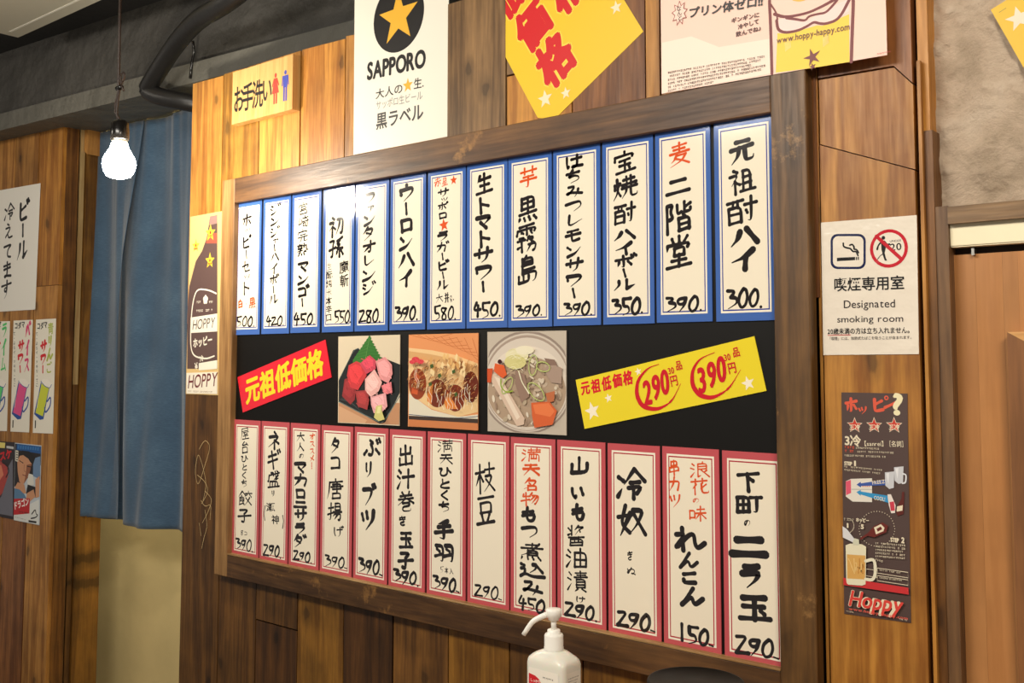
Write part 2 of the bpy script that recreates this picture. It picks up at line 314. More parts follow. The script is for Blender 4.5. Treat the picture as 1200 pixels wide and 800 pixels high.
# ------------------------------------------------------------------ ink strokes for the brush-written words
G = {}
for _ln in '''ホ 12309028 500550923884t 28482080t 70508678
セ 104578356058 351035754588 45888585
ト 38053895 42407860
シ 22123520 15383048 208858789040t
ン 18203540 158860759035t
ハ 382530551085t 581577509282
イ 751050401255t 52385295
ル 302030501088t 60155985 59859260t
マ 1220882070454870t 35506588
コ 182080208082 18828082
フ 1520852075553590t
タ 45051548t 3822802260652095t 35456560
オ 12329032 600560904585 58351580t
レ 281025888850t
ウ 50035022 15252048 1525852580553592t
ロ 20252585 202578257585 25827682
ワ 15201848 1520852080503592t
サ 10359232 32103258 7005705065754592t
ラ 25157815 1538853870653592t
カ 1232883280757590 46054240 424030651090t
ヒ 78302545 2510258035908588
メ 781050551590t 28358075
モ 20187818 12458845 4218428050888282
ヤ 153590287550 35154590
キ 18308022 12588850 42055595
ネ 48055818 1530802845600882t 50505095 60557870
ニ 22288028 10809080
ツ 15252550 42204845 852080554092t
ス 1818751860501288t 55558588
ア 1520852070454050t 50403592t
ひ 12203518205025805085707070407015 701580409555
と 35104045 80353055208050908288
く 70102545255025507090
ち 15288024 4505305030505542805580784092t
り 301030503555 6510655060754092t
ぶ 401058224532 4530586052853580 22601078 72589080 74108025 86059220
き 22208015 20387833 42086858 62603265328050907086
も 45084060508875888262 20357530 18557850
つ 10305525882890605085t
み 201560152070086030559575 754070655592t
い 1822185535804065 70258260
け 1810156025902878t 40309030 7010705565805092t
の 52252585156025305520853585656088t
は 1810155518902575 38308830 68106880459040789288
れ 28052895 083038280578 107548356530657575889570
ん 55051090 109040555055558065909260
こ 22258020 206520858085
ぬ 15252575 5510208508653530803090607090558560759595
え 42085518 253278301590456055909088
て 12258820504550858292
ま 20227822 22428042 50055075309025788592
す 10259225 5505556035603540554055753595t
元 30147618 12388836 403836651290t 60386270658590859272t
祖 25103518 102840261560t 28482895 32554462 55185588 551880188088 55408040 55628062 45889590
酎 08185518 25182538 38183838 12381290 123850385090 12605060 12885088 60359535 801080927088t 65556862
二 25287526 10759075
階 10101095 10103010203030501555 451545456038 70107042 704290429032 72259020 65487055 50585095 505885588595 50768576 50938593
堂 50055022 25103222 78106824 12281045t 122888288040 35383560 353868386860 35606860 50605092 25757575 10929092
黒 25102548 251075107548 25287528 50105065 25487548 15658565 15801090t 35803890 55805890 75808592
霧 20067806 14161030 141688168028 50065036 28242826 34283630 64246826 66327034 204242422852 12524252 28522888 12752870t 60425255 584878486070t 55458070 5570857080907292 70625092t
島 45053514 28122862 281472147236 28256825 28367236 28508050 2862906285907095t 10681090 109055905572 32703290
芋 10209020 30053032 70057032 25457545 10609060 504550923888t
麦 20167816 50045044 25307230 10449044 405030701582t 38567856 785660801098t 306560809298
宝 50045014 12201035 122088208032 28407240 28607260 50405088 15889088 65687076
焼 15301550 35283045t 251025600890t 26603580 48208820 60086040 76087640 42389538 40529652 585255704090t 7252729096909678t
生 28101540t 25308030 50055090 28587558 10909090
赤 25187818 50055040 10409240 424024802090t 604060905085 25552075 75558572
星 30083045 300870087045 30257025 30457045 30501868 25607860 50505092 28767576 10929092
米 25153030 75156830t 10459045 50055095 48451285t 52459085
初 25053515 102840280862t 25482595 30524262 5520902085907588 702065554590t
孫 10154012283028901885 08554548 85085518 72155035783548588858 70587095 55705085t 82709288
宮 50045014 12201034 122088208030 30353055 303570357055 30557055 22652292 226580658092 22928092
崎 10251060 106038603828 24122458 45209520 7005702565254540t 75259240 42489848 50605082 506072607282 50827282 884888927590
完 50045014 12201034 122088208030 28427542 10589058 385835851095t 62586285659092889278t
屋 15107810 78107828 15287828 151015600595t 25408540 454234587555 30688068 54585490 20929092
台 450820357032 65208040 28502892 285075507592 28907590
餃 28080540t 28085030 25322545 12451290 124542454268 12564256 12684268 12903882 35724590 72087220 50229522 62304842t 80309245 804875605095t 55509595
子 201575154840 4840507048933386 08559250
盛 15258815 152512580858 281245124828 58056548 65488545t 80285055t 70057810 22602290 226078607890 40604090 60606090 08909290
唐 50035014 18158815 181515600592t 352780278048 25379237 35488048 58205862 35683592 356878687892 35927892
揚 08304028 250525881283t 05624252 52085240 520885088540 52248524 52408540 42509550 60504072t 5560906085927588 72605085t
げ 1810156025902878t 40309030 7010705565805092t 82058815 92009808
出 50055090 22152242 22427842 78157842 15581590 15908590 85558592
汁 15102520 08352045 08922560t 35429542 65086592
巻 30053820 70056222 20228222 12369036 482242400862t 60369060 32556855 685568703270329075927582t
玉 20157815 22457545 50155088 12889088 66587572
満 10122222 05352045 05902560t 35159515 50055028 78057828 35309530 42454292 424590459092 65306565 52525275 52757875 78527875
天 20158015 12429042 501548421590t 52429290
手 70102520t 22358033 08609257 5015508048923085t
羽 1015451545903585t 15303042 08653855 5515901590908085t 60307542 52658255
枝 05304530 25052595 25320570t 28404060 48259525 72057245 5245854568754592t 55559595
豆 15129012 25282858 252878287858 25587858 32654085 70656085 08909290
名 42051545t 3820822065551582t 40385050 35603592 356080608092 35908090
物 18151035t 15304828 28052895 05624552 58054035t 55258825855570907082 68304565t 82305580t
煮 25127512 50055030 10309030 780542581070t 35453570 354572457270 35577257 35707270 15801095t 35803892 55805892 75808595
込 10152225 084025402072 0585227050909590 5520652065454065t 65209065
山 50105078 18401880 188082808240
醤 12152228 28052848 10462838t 60054225t 5812881260254548t 65226834 22682295 226878687895 15588558 42584278 60586078 22827882 22957895
油 12102222 05352045 05902560t 42254292 422592259292 42589258 42909290 67056790
漬 12102222 05352045 05902560t 42129212 48229022 38339833 66056633 48424880 484288428880 48548854 48678867 48808880 55854097t 75859297
冷 10252538 05852060t 62052848t 62059845 50458045 426090607080 60606095
奴 280515604588 45301595t 05384832 5220852070604592t 55309595
浪 12102222 05352045 05902560t 65036512 42144290 421485148545 42308530 42458545 85556868t 58509895 42905882t
花 10189018 32053230 68056830 35351562t 26482695 85405862 6235629095909578t
味 08300880 083035303575 08753575 48259025 42489548 68056898 65504085t 70509882
串 28082835 280872087235 28357235 15451572 154585458572 15728572 50035098
下 08159215 48155095 55357048
町 08200885 082050205085 08525052 29202985 08855085 55229522 782278906585t
大 12359035 500550351092t 52359292
人 500845501090t 50359290
白 50053820 22252292 222578257892 22587858 22907890
0 60052530156535927080884580126005
3 151575154042 4042854890702095t
9 751830201535305265488018 801865602595t
5 25102550705080802095t 25109008
4 450510588552 62255598
8 80202015204075607590309025708020
2 1520851540601090 10909288
1 55055095
- 15505550
. 30853890
( 700540507095
) 300560503095
! 50055065 50855090
| 46105290
/ 60104090'''.splitlines():
    _k = _ln.split(' ')
    G[_k[0]] = [([(int(t[i:i+2]), int(t[i+2:i+4])) for i in range(0, len(t.rstrip('t'))-3, 4)], t.endswith('t')) for t in _k[1:]]
for _c, _b in (('ゴ', 'コ'), ('ガ', 'カ'), ('ギ', 'キ'), ('ダ', 'タ'), ('ブ', 'フ'), ('ボ', 'ホ'), ('ジ', 'シ'), ('ビ', 'ヒ'), ('バ', 'ハ')):
    G[_c] = [([(int(x*0.86), y) for x, y in q], t) for q, t in G[_b]]+[([(76, 6), (82, 20)], False), ([(88, 2), (95, 15)], False)]
for _c, _b in (('ピ', 'ヒ'), ('ポ', 'ホ')):
    G[_c] = [([(int(x*0.86), y) for x, y in q], t) for q, t in G[_b]]+[([(86, 4), (78, 10), (84, 20), (94, 14), (88, 4)], False)]
for _c, _b in (('ッ', 'ツ'), ('ャ', 'ヤ'), ('ァ', 'ア')): G[_c] = G[_b]

class Ink:
    """flat print in plane coordinates (s, z); every added shape lies one hair above the last"""
    def __init__(self, plane, off):
        self.pl, self.off = plane, off; self.v, self.f, self.c = [], [], []; self.lay = 0; self.mic = 0; self.g = []
    def raw(self, pts, faces, col):
        self.g.append((len(self.v), len(pts), len(self.f), len(faces))); b = len(self.v); d = self.off+0.00012+self.lay*0.00003+self.mic*0.000003
        self.v += [(x, -d, z) for x, z in pts]
        for q in faces: self.f.append(tuple(i+b for i in q)); self.c.append(col)
    def poly(self, pts, col, up=True):
        self.raw(pts, [tuple(range(len(pts)))], col)
        if up: self.lay += 1
    def rect(self, a, b, c, d, col, up=True): self.poly([(a, c), (b, c), (b, d), (a, d)], col, up)
    def ring(self, a, b, c, d, w, col):
        for r in ((a, b, d-w, d), (a, b, c, c+w), (a, a+w, c+w, d-w), (b-w, b, c+w, d-w)): self.rect(*r, col, up=False)
        self.lay += 1
    def disc(self, x, z, rx, rz=None, col=(0, 0, 0), n=28, rot=0.0, up=True):
        rz = rz or rx; p = []
        for k in range(n):
            a = 2*math.pi*k/n; u, v = rx*math.cos(a), rz*math.sin(a)
            p.append((x+u*math.cos(rot)-v*math.sin(rot), z+u*math.sin(rot)+v*math.cos(rot)))
        self.poly(p, col, up)
    def star(self, x, z, r, col, rot=0.0, k=0.42, n=5, sx=1.0):
        p = []
        for i in range(2*n):
            a = math.pi/2+rot+math.pi*i/n; q = r if i % 2 == 0 else r*k; p.append((x+q*math.cos(a)*sx, z+q*math.sin(a)))
        self.poly([(x, z)]+p[:1], col) if 0 else self.raw([(x, z)]+p, [(0, i+1, (i+1) % (2*n)+1) for i in range(2*n)], col); self.lay += 1
    def line(self, pts, wd, col, taper=False, sm=2, prof=None, up=True):
        pts = chaikin([tuple(p) for p in pts], sm); n = len(pts)
        if n == 2: pts = [tuple(pts[0][k]+(pts[1][k]-pts[0][k])*t/4 for k in (0, 1)) for t in range(5)]; n = 5
        L, R = [], []
        for i in range(n):
            a, b = pts[max(i-1, 0)], pts[min(i+1, n-1)]; dx, dz = b[0]-a[0], b[1]-a[1]; l = math.hypot(dx, dz) or 1
            t = i/(n-1)
            if prof: ww = wd*prof(t)/2
            elif taper: ww = wd*(1.15-0.95*t**1.5)/2
            else: ww = wd*(1.05-0.22*math.sin(math.pi*t))/2
            L.append((pts[i][0]-dz/l*ww, pts[i][1]+dx/l*ww)); R.append((pts[i][0]+dz/l*ww, pts[i][1]-dx/l*ww))
            if i in (0, n-1):
                self.raw([(pts[i][0]+ww*math.cos(k*math.pi/4+0.4), pts[i][1]+ww*math.sin(k*math.pi/4+0.4)) for k in range(8)], [tuple(range(8))], col); self.mic += 1
        self.raw(L+R, [(i, i+1, n+i+1, n+i) for i in range(n-1)], col); self.mic += 1
        if up: self.lay += 1; self.mic = 0
    def brush(self, ch, x, ztop, w, h, wt, col, slope=0.10):
        """one brush-written character in the box x..x+w, ztop..ztop-h"""
        if ch not in G:
            self.type(ch, x+w/2, ztop-h/2, h*1.02, col, bold=0.018, sx=w/h, rot=slope, mid=True, up=False); return
        k = len(G[ch]); th = wt*math.sqrt(w*h)*(1.22 if k <= 4 else 1.1 if k <= 7 else 0.92 if k <= 11 else 0.78)
        self.mic = 0; js = random.uniform(0.94, 1.06); jr = random.uniform(-0.04, 0.05)
        for q, tp in G[ch]:
            p = []
            for a, b in q:
                u = a/100-0.5+random.uniform(-.012, .012); v = 0.5-b/100+random.uniform(-.012, .012)
                v += u*(slope+0.04)*1.2; u2 = u*math.cos(jr)-v*math.sin(jr); v2 = u*math.sin(jr)+v*math.cos(jr)
                p.append((x+w*(0.5+u2*js), ztop-h*(0.5-v2*js)))
            self.line(p, th*random.uniform(0.85, 1.12), col, taper=tp, up=False)
    def column(self, txt, cx, z0, z1, w, wt, col, small='ッャァー|'):
        """vertical writing from z0 down to z1"""
        wts = [0.55 if c in 'ッャァ' else 0.72 if c in 'ー|こニ二' else 1.0 for c in txt]
        tot = sum(wts); z = z0
        for c, k in zip(txt, wts):
            h = (z0-z1)*k/tot; ww = w*(0.62 if c in 'ッャァ' or (c == 'の' and len(txt) > 1) else 1.0)*random.uniform(0.93, 1.05)
            x = cx+(0.1*w if c in 'ッャァ' else 0)+random.uniform(-.03, .03)*w
            self.brush('|' if c == 'ー' else c, x-ww/2, z-h*0.02, ww, h*0.95, wt, col); z -= h
    def type(self, txt, x, z, size, col, bold=0.0, sx=1.0, rot=0.0, mid=False, track=1.0, shear=0.0, up=True, vert=False):
        """printed type; x, z is the left end of the baseline, or the middle with mid=True"""
        hv = bold if bold > 0.02 else 0.0; bold = 0.0 if hv else bold; runs = []; pen = 0.0     # heavy type is stamped eight ways round
        for ch in txt:
            if ch == ' ': pen += 0.32*track; continue
            v, f = glyph(ch, bold)
            if not v: continue
            mx = max(p[0] for p in v); mn = min(p[0] for p in v)
            adv = (1.0 if ord(ch) > 0x2000 else mx-mn+0.09)*track
            runs.append((v, f, pen-(0 if ord(ch) > 0x2000 else mn-0.045))); pen += adv
        if not runs: return
        allz = [q[1] for v, _, _ in runs for q in v]; zc = (max(allz)+min(allz))/2 if mid else 0
        allx = [q[0]+d for v, _, d in runs for q in v]; xc = (max(allx)+min(allx))/2 if mid else 0
        cr, sr = math.cos(rot), math.sin(rot)
        for gi, (v, f, d) in enumerate(runs):
            self.mic = 9*(gi % 2); p = []
            for a, b in v:
                u = (a+d-xc)*size*sx; t = (b-zc)*size; u += t*shear
                p.append((x+u*cr-t*sr, z+u*sr+t*cr))
            self.raw(p, f, col)
            if hv:
                for k in range(8):
                    a_ = k*math.pi/4; self.mic += 1; self.raw([(q[0]+hv*size*math.cos(a_), q[1]+hv*size*math.sin(a_)) for q in p], f, col)
        self.mic = 0
        if up: self.lay += 1
    def tiny(self, x0, x1, z, h, col, dens=0.75, slope=0.0):
        """print too small to read: rows of specks"""
        x = x0
        while x < x1-h*0.4:
            w = h*random.uniform(0.5, 0.95)
            if random.random() < dens+0.15:
                zz = z+slope*(x-x0); k = random.random()
                if k < 0.5: self.raw([(x, zz), (x+w, zz), (x+w, zz+h*0.28), (x, zz+h*0.28)], [(0, 1, 2, 3)], col)
                if k > 0.25: self.raw([(x+w*.3, zz), (x+w*.6, zz), (x+w*.6, zz+h), (x+w*.3, zz+h)], [(0, 1, 2, 3)], col)
                self.raw([(x, zz+h*.62), (x+w, zz+h*.62), (x+w, zz+h*.9), (x, zz+h*.9)], [(0, 1, 2, 3)], col)
            x += h*1.05
    def clusters(self):                     # runs of writing that stand apart become parts of their own
        bx = []
        for a, n, _, _ in self.g:
            xs = [p[0] for p in self.v[a:a+n]]; zs = [p[2] for p in self.v[a:a+n]]; bx.append((min(xs), max(xs), min(zs), max(zs)))
        left, out = list(range(len(bx))), []
        while left:
            cur = [left.pop(0)]; i = 0
            while i < len(cur):
                a = bx[cur[i]]; i += 1
                near = [k for k in left if max(bx[k][0]-a[1], a[0]-bx[k][1]) < 0.017 and max(bx[k][2]-a[3], a[2]-bx[k][3]) < 0.017]
                if near: s_ = set(near); left = [k for k in left if k not in s_]; cur += near
            ik = Ink(self.pl, self.off)
            for k in sorted(cur):
                a, n, f0, nf = self.g[k]; b = len(ik.v); ik.v += self.v[a:a+n]
                ik.f += [tuple(q-a+b for q in self.f[j]) for j in range(f0, f0+nf)]; ik.c += self.c[f0:f0+nf]
            out.append(ik)
        return out
    def build(self, name, sheet, mat, s0, z0, label=None):
        me = bpy.data.meshes.new(name)
        me.from_pydata([(x-s0, y, z-z0) for x, y, z in self.v], [], self.f); me.update()
        at = me.color_attributes.new('ink', 'FLOAT_COLOR', 'CORNER')
        buf = []
        for p, c in zip(me.polygons, self.c): buf += list(S(*c))*p.loop_total
        at.data.foreach_set('color', buf)
        # every flat shape faces the room
        bm = bmesh.new(); bm.from_mesh(me); bm.normal_update()
        fl = [f for f in bm.faces if f.normal.y > 0]; bmesh.ops.reverse_faces(bm, faces=fl); bm.to_mesh(me); bm.free()
        o = link(name, me, mat, sheet)
        if label: o['label'] = label
        return o
class Sheet:
    """a thin sheet of paper, card or board on a wall plane, with its prints as parts"""
    def __init__(self, name, label, cat, plane, poly, color, mat, off=0.0, thick=0.0005, group=None, base_mat=None):
        self.pl, self.off, self.thick = plane, off, thick
        self.s0 = sum(p[0] for p in poly)/len(poly); self.z0 = min(p[1] for p in poly)
        ik = Ink(plane, 0); self.mat = mat
        self.root = empty(name, plane.world(self.s0, self.z0, off), plane.th)
        tag(self.root, label, cat, group)
        me = prism([(x-self.s0, z-self.z0) for x, z in poly], -thick, 0)
        if base_mat is None:
            at = me.color_attributes.new('ink', 'FLOAT_COLOR', 'CORNER')
            at.data.foreach_set('color', list(S(*color))*len(me.loops))
        self.sheet = link('sheet', me, base_mat or mat, self.root)
    def ink(self): return Ink(self.pl, self.thick)
    def put_apart(self, ink, name, label=None):
        for ik in ink.clusters(): self.put(ik, name, label)
    def put(self, ink, name, label=None): return ink.build(name, self.root, self.mat, self.s0, self.z0, label)

# ================================================================== THE SETTING
def struct(name, me, mat, plane=None, parent=None):
    o = link(name, me, mat, parent)
    if plane is not None and parent is None: o.location = (plane.x0, plane.y0, 0); o.rotation_euler = (0, 0, plane.th)
    if parent is None: o['kind'] = 'structure'
    return o
TOPZ = MAIN.px(222, 100)[1]                # top edge of the main plank wall
XL, XR = MAIN.px(219, 400)[0], MAIN.px(1076, 300)[0]
wall = struct('wall_main', box(XL, XR, 0.020, 0.075, 0.0, TOPZ-0.01), M['backing'], MAIN)
def sx(px, py): return MAIN.px(px, py)[0]
up = [XL, sx(261, 170), sx(304, 160), sx(352.5, 130), sx(405, 110), sx(430, 90), sx(525, 60), sx(594, 80), sx(671, 110), sx(757, 60), sx(775, 80), sx(850, 70), sx(935, 60), sx(957, 90)]
upm = ['yellow', 'olive', 'yellow', 'yellow', 'tan', 'tan', 'grey', 'tan', 'red', 'yellow', 'tan', 'red', 'red']
ZS = 1.60                                   # hidden joint behind the board
def plank(poly, mat, k=0.0, parent=wall, th=0.02):
    return struct('plank', prism(poly, -0.001-k, th), M[mat], None, parent)
g = 0.0018
for i in range(len(up)-1):
    gap = 0.004 if i == 3 else g
    a, b = up[i]+gap, up[i+1]-g
    if i == 7:                              # two short pieces
        zj = MAIN.px(600, 88)[1]
        plank([(a, zj+g), (b, zj+g), (b, TOPZ), (a, TOPZ)], 'grey', 0.001); plank([(a, ZS), (b, ZS), (b, zj-g), (a, zj-g)], 'yellow')
    else: plank([(a, ZS), (b, ZS), (b, TOPZ+random.uniform(-.006, .004)), (a, TOPZ)], upm[i], random.uniform(0, 0.002))
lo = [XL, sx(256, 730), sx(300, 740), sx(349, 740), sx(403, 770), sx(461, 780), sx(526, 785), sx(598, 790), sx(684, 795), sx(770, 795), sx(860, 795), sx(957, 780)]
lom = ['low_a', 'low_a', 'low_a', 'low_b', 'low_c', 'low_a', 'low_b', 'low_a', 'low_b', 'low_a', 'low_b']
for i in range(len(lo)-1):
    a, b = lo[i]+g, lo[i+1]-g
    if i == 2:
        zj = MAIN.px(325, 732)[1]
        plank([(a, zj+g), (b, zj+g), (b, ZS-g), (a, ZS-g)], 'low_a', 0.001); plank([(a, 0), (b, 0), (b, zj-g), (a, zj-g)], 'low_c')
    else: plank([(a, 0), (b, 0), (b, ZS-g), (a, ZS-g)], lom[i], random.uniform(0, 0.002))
# narrow strip and the wide boards to the right of the menu board
xa, xb, xc = sx(957, 300), sx(963, 300), sx(1075.5, 300)
plank([(xa+g, 0), (xb-g, 0), (xb-g, TOPZ), (xa+g, TOPZ)], 'yellow', -0.002)
zl, zr = MAIN.px(966, 169)[1], MAIN.px(1074, 199)[1]
zt1, zt2, zt3 = MAIN.px(964, 92)[1], MAIN.px(1048, 78)[1], MAIN.px(1074, 97)[1]
plank([(xb+g, 0), (xc, 0), (xc, zr-g*.5), (xb+g, zl-g*.5)], 'yellow', 0.002)
plank([(xb+g, zl+g*.5), (xc, zr+g*.5), (xc, zt3-g), (sx(1048, 78), zt2-g), (xb+g, zt1-g)], 'yellow', 0.0)
plank([(xb+g, zt1+g*.5), (sx(1048, 78), zt2+g*.5), (xc, zt3+g*.5), (xc, TOPZ), (xb+g, TOPZ)], 'red', 0.002)
# corner post in two lengths at the right end of the planks
zc = MAIN.px(1085, 152)[1]
c1 = MAIN.px(1077, 100)[0]; c2 = PLAS.px(1094, 100, 0.012)[0]+PLAS.x0
struct('trim_1', box(c1-0.003, c2, 0.006, 0.07, zc, TOPZ+0.1), M['yellow'], MAIN)
struct('trim_2', box(c1+0.001, c2+0.004, 0.002, 0.07, 0.0, zc-0.001), M['dark'], MAIN)
struct('trim_3', box(c1-0.001, c1+0.004, -0.006, 0.003, 0.0, MAIN.px(1077, 72)[1]), M['yellow'], MAIN)

# plaster wall on the right with the door
wr = struct('wall_right', box(-0.04, 1.9, 0.0, 0.06, 0.0, 2.62), M['stone'], PLAS)
from mathutils import noise as _ns
wr.data.clear_geometry()
_v, _f = [], []; _nx, _nz = 300, 300
for _j in range(_nz+1):
    for _i in range(_nx+1):
        _x, _z = -0.04+1.0*_i/_nx, 1.62+1.0*_j/_nz; _p = Vector((_x*9, 3.1, _z*9)); _q = Vector((_x*30, 7.7, _z*34))
        _h = 0.005*_ns.fractal(_p, 1.0, 2.1, 5)+0.0085*max(0.0, _ns.fractal(_q, 0.9, 2.0, 4)-0.02)
        _v.append((_x, -0.001-max(-0.006, min(0.009, _h)), _z))
for _j in range(_nz):
    for _i in range(_nx):
        _a = _j*(_nx+1)+_i; _f.append((_a, _a+1, _a+_nx+2, _a+_nx+1))
_b = len(_v)
for _x0, _x1, _z0, _z1, _yy in ((-0.04, 1.9, 0, 1.62, 0.0), (0.96, 1.9, 1.62, 2.62, 0.0), (-0.04, 1.9, 0, 2.62, 0.06)):
    _b = len(_v); _v += [(_x0, _yy, _z0), (_x1, _yy, _z0), (_x1, _yy, _z1), (_x0, _yy, _z1)]; _f.append((_b, _b+1, _b+2, _b+3))
wr.data.from_pydata(_v, [], _f); wr.data.update(); smooth(wr.data)
D = PLAS
def dz(px, py, off=0.0): return D.px(px, py, off)
oj = 0.035                                  # the door frame stands proud of the plaster
ztop = dz(1150, 239, oj)[1]; zh = dz(1150, 259.5, oj)[1]
x0, x1 = dz(1089.5, 300, oj)[0], dz(1112, 300, oj)[0]
df = struct('door_1', box(x0, x1, -oj, -0.001, 0.0, ztop+0.002), M['door_frame'], D)
struct('door_head', box(x1+0.001, x1+0.95, -oj-0.004, -0.001, zh, ztop), M['door_head'], None, df)
struct('door_jamb', box(x1+0.86, x1+0.95, -oj, -0.001, 0.0, zh), M['door_frame'], None, df)
struct('reveal', box(x1+0.001, x1+0.86, -0.006, -0.001, 0.0, zh), M['backing'], None, df)
xw, zw1, zw0 = dz(1113.5, 262, 0.02)[0], dz(1113.5, 262, 0.02)[1], dz(1113.5, 290.5, 0.02)[1]
struct('transom_strip', bevel_box(xw, x1+0.85, -0.028, -0.006, zw0, zw1, 0.002), M['white_metal'], None, df)
# sliding door leaf, boards, lattice window moulding
xd = dz(1117, 320, 0.012)[0]; zd = dz(1117, 299, 0.012)[1]
bx = [xd, dz(1143, 320, .012)[0], dz(1175, 320, .012)[0], dz(1193, 320, .012)[0]]
zm = dz(1183, 389, 0.03)[1]; xm = dz(1181.5, 389, 0.03)[0]
for i in range(3): struct('door_board', box(bx[i]+0.0001, bx[i+1]-0.0001, -0.012, -0.006, 0.02, zd), M['door'], None, df)
xr = xm+0.42
struct('door_board', box(bx[3], xr+0.12, -0.012, -0.006, zm-0.005, zd), M['door'], None, df)
struct('door_board', box(xr-0.03, xr+0.12, -0.012, -0.006, 0.02, zm-0.006), M['door'], None, df)
struct('window_recess', box(bx[3], xr-0.03, -0.009, -0.006, 0.35, zm-0.006), M['backing'], None, df)
mw = 0.022
struct('window_moulding', prism([(xm, zm), (xr, zm), (xr-mw, zm-mw*.6), (xm+mw, zm-mw*.6)], -0.036, -0.012), M['mould_light'], None, df)
struct('window_moulding', prism([(xm, zm), (xm+mw, zm-mw*.6), (xm+mw, 0.40), (xm, 0.38)], -0.036, -0.012), M['mould_dark'], None, df)
struct('window_moulding', prism([(xm+mw+0.003, zm-mw*.6-.003), (xr-mw, zm-mw*.6-.003), (xr-mw-.006, zm-mw*1.2), (xm+mw+.012, zm-mw*1.2)], -0.022, -0.010), M['mould_light'], None, df)
struct('window_moulding', prism([(xm+mw+0.003, zm-mw*.6-.003), (xm+mw+.012, zm-mw*1.2), (xm+mw+.012, 0.42), (xm+mw+0.003, 0.41)], -0.022, -0.010), M['dark'], None, df)
for k in range(3): struct('lattice_bar', box(xm+0.11+k*0.10, xm+0.122+k*0.10, -0.020, -0.009, 0.40, zm-mw), M['dark'], None, df)
lt = dz(1140, 294, 0.02); struct('door_pin', box(lt[0]-.002, lt[0]+.002, -0.02, -0.008, lt[1]-.006, lt[1]+.004), M['steel'], None, df)

# left plank wall, with its thick end and the inner post of the doorway
LZ = LEFT.px(70, 149)[1]
s_end = LEFT.px(70, 300)[0]
wl = struct('wall_left', box(-1.6, s_end-0.002, 0.019, 0.06, 0.0, LZ-0.004), M['backing'], LEFT)
ls = [-1.6, -1.45, -1.32, -1.19, -1.06, -0.94, -0.82, -0.70, -0.58, -0.46, LEFT.px(-14, 300)[0], LEFT.px(18, 200)[0], LEFT.px(46, 180)[0], s_end]
for i in range(len(ls)-1):
    a, b = ls[i]+0.0028, ls[i+1]-0.0028
    if i >= len(ls)-4:
        zj = LEFT.px(50, [548, 540, 335][i-len(ls)+4])[1]
        mt = ['tan', 'tan', 'yellow'][i-len(ls)+4]
        struct('plank', prism([(a, zj+g*.5), (b, zj+g*.5), (b, LZ), (a, LZ)], -0.001*(i % 2), 0.019), M[mt], None, wl)
        struct('plank', prism([(a, 0), (b, 0), (b, zj-g*.5), (a, zj-g*.5)], -0.001, 0.019), M[['tan', 'red', 'tan'][i-len(ls)+4]], None, wl)
    else: struct('plank', prism([(a, 0), (b, 0), (b, LZ), (a, LZ)], -0.001*(i % 2), 0.019), M[random.choice(['tan', 'yellow', 'red'])], None, wl)
jx = LEFT.world(s_end, 0)
e1 = struct('trim_4', box(s_end+0.0005, s_end+0.006, 0.012, 0.055, 0.0, LZ), M['dark'], LEFT)
e2 = struct('trim_5', box(s_end+0.0065, s_end+0.0105, 0.058, 0.075, 1.42, LZ), M['pale_v'], LEFT)
struct('trim_8', box(s_end+0.0065, s_end+0.0105, 0.058, 0.075, 0.0, 1.4195), M['low_a'], LEFT)
e3 = struct('trim_6', box(s_end-0.03, s_end+0.018, 0.078, 0.172, 0.0, LZ), M['low_b'], LEFT)
bk = LEFT.px(79, 170, -0.07)
struct('trim_7', prism([(s_end+0.0125, LZ-0.075), (s_end+0.03, LZ-0.088), (s_end+0.03, LZ), (s_end+0.0125, LZ)], 0.070, 0.19), M['tan'], LEFT)

# passage behind the curtain
struct('wall_passage', box(-4.6, -1.9, 1.93, 2.01, 0.0, 2.62), M['plaster'])
struct('wall_end', box(-2.06, -2.0, 1.62, 1.93, 0.0, TOPZ-0.05), M['plaster'])
struct('floor', box(-5.6, 1.9, -1.6, 2.33, -0.06, 0.0), plain('grey_floor', S(120, 108, 92), 0.6, var=0.1))

# beam and slab
BEAM = Plane(MAIN.px(222, 100)[0], 1.612, math.atan(0.085))
zb0 = BEAM.px(80, 133)[1]; zb1 = BEAM.px(80, 112)[1]
CZ = BEAM.px(112, 26, -0.02)[1]
struct('beam', prism([(-2.2, zb1), (2.4, zb1), (2.4, CZ+0.02), (-2.2, CZ+0.02)], 0.02, 0.42), M['beam'], BEAM)
struct('beam', prism([(-2.2, zb0), (2.4, zb0), (2.4, zb1-0.0005), (-2.2, zb1-0.0005)], 0.0, 0.42), M['beam_step'], BEAM)
struct('ceiling', box(-5.6, 1.9, -1.6, 2.33, CZ, CZ+0.12), M['ceiling'])

# ================================================================== CEILING THINGS
def on_z(px, py, z):                        # pixel -> point at height z
    d = ray(px, py, 1.0)-Vector((0, 0, H)); return Vector((0, 0, H))+d*((z-H)/d.z)
uz = CZ-0.045
pc, pr = on_z(22.5, 45, uz), on_z(115, 3, uz)
t = empty('ceiling_panel_unit', (pc.x, pc.y, uz)); tag(t, 'cream flat plastic panel unit on the black ceiling, top left corner', 'air conditioner')
link('casing', bevel_box(0, 0.95, -0.62, 0, 0, 0.044, 0.006), M['panel'], t)
q0, q1 = on_z(12, 37, uz), on_z(77, 5, uz)
link('slot', box(q0.x-pc.x, q1.x-pc.x+0.25, q0.y-pc.y-0.003, q0.y-pc.y+0.003, -0.0015, 0.004), M['panel_slot'], t)
link('slot', box(q0.x-pc.x, q1.x-pc.x+0.25, -0.56, -0.553, -0.0015, 0.004), M['panel_slot'], t)

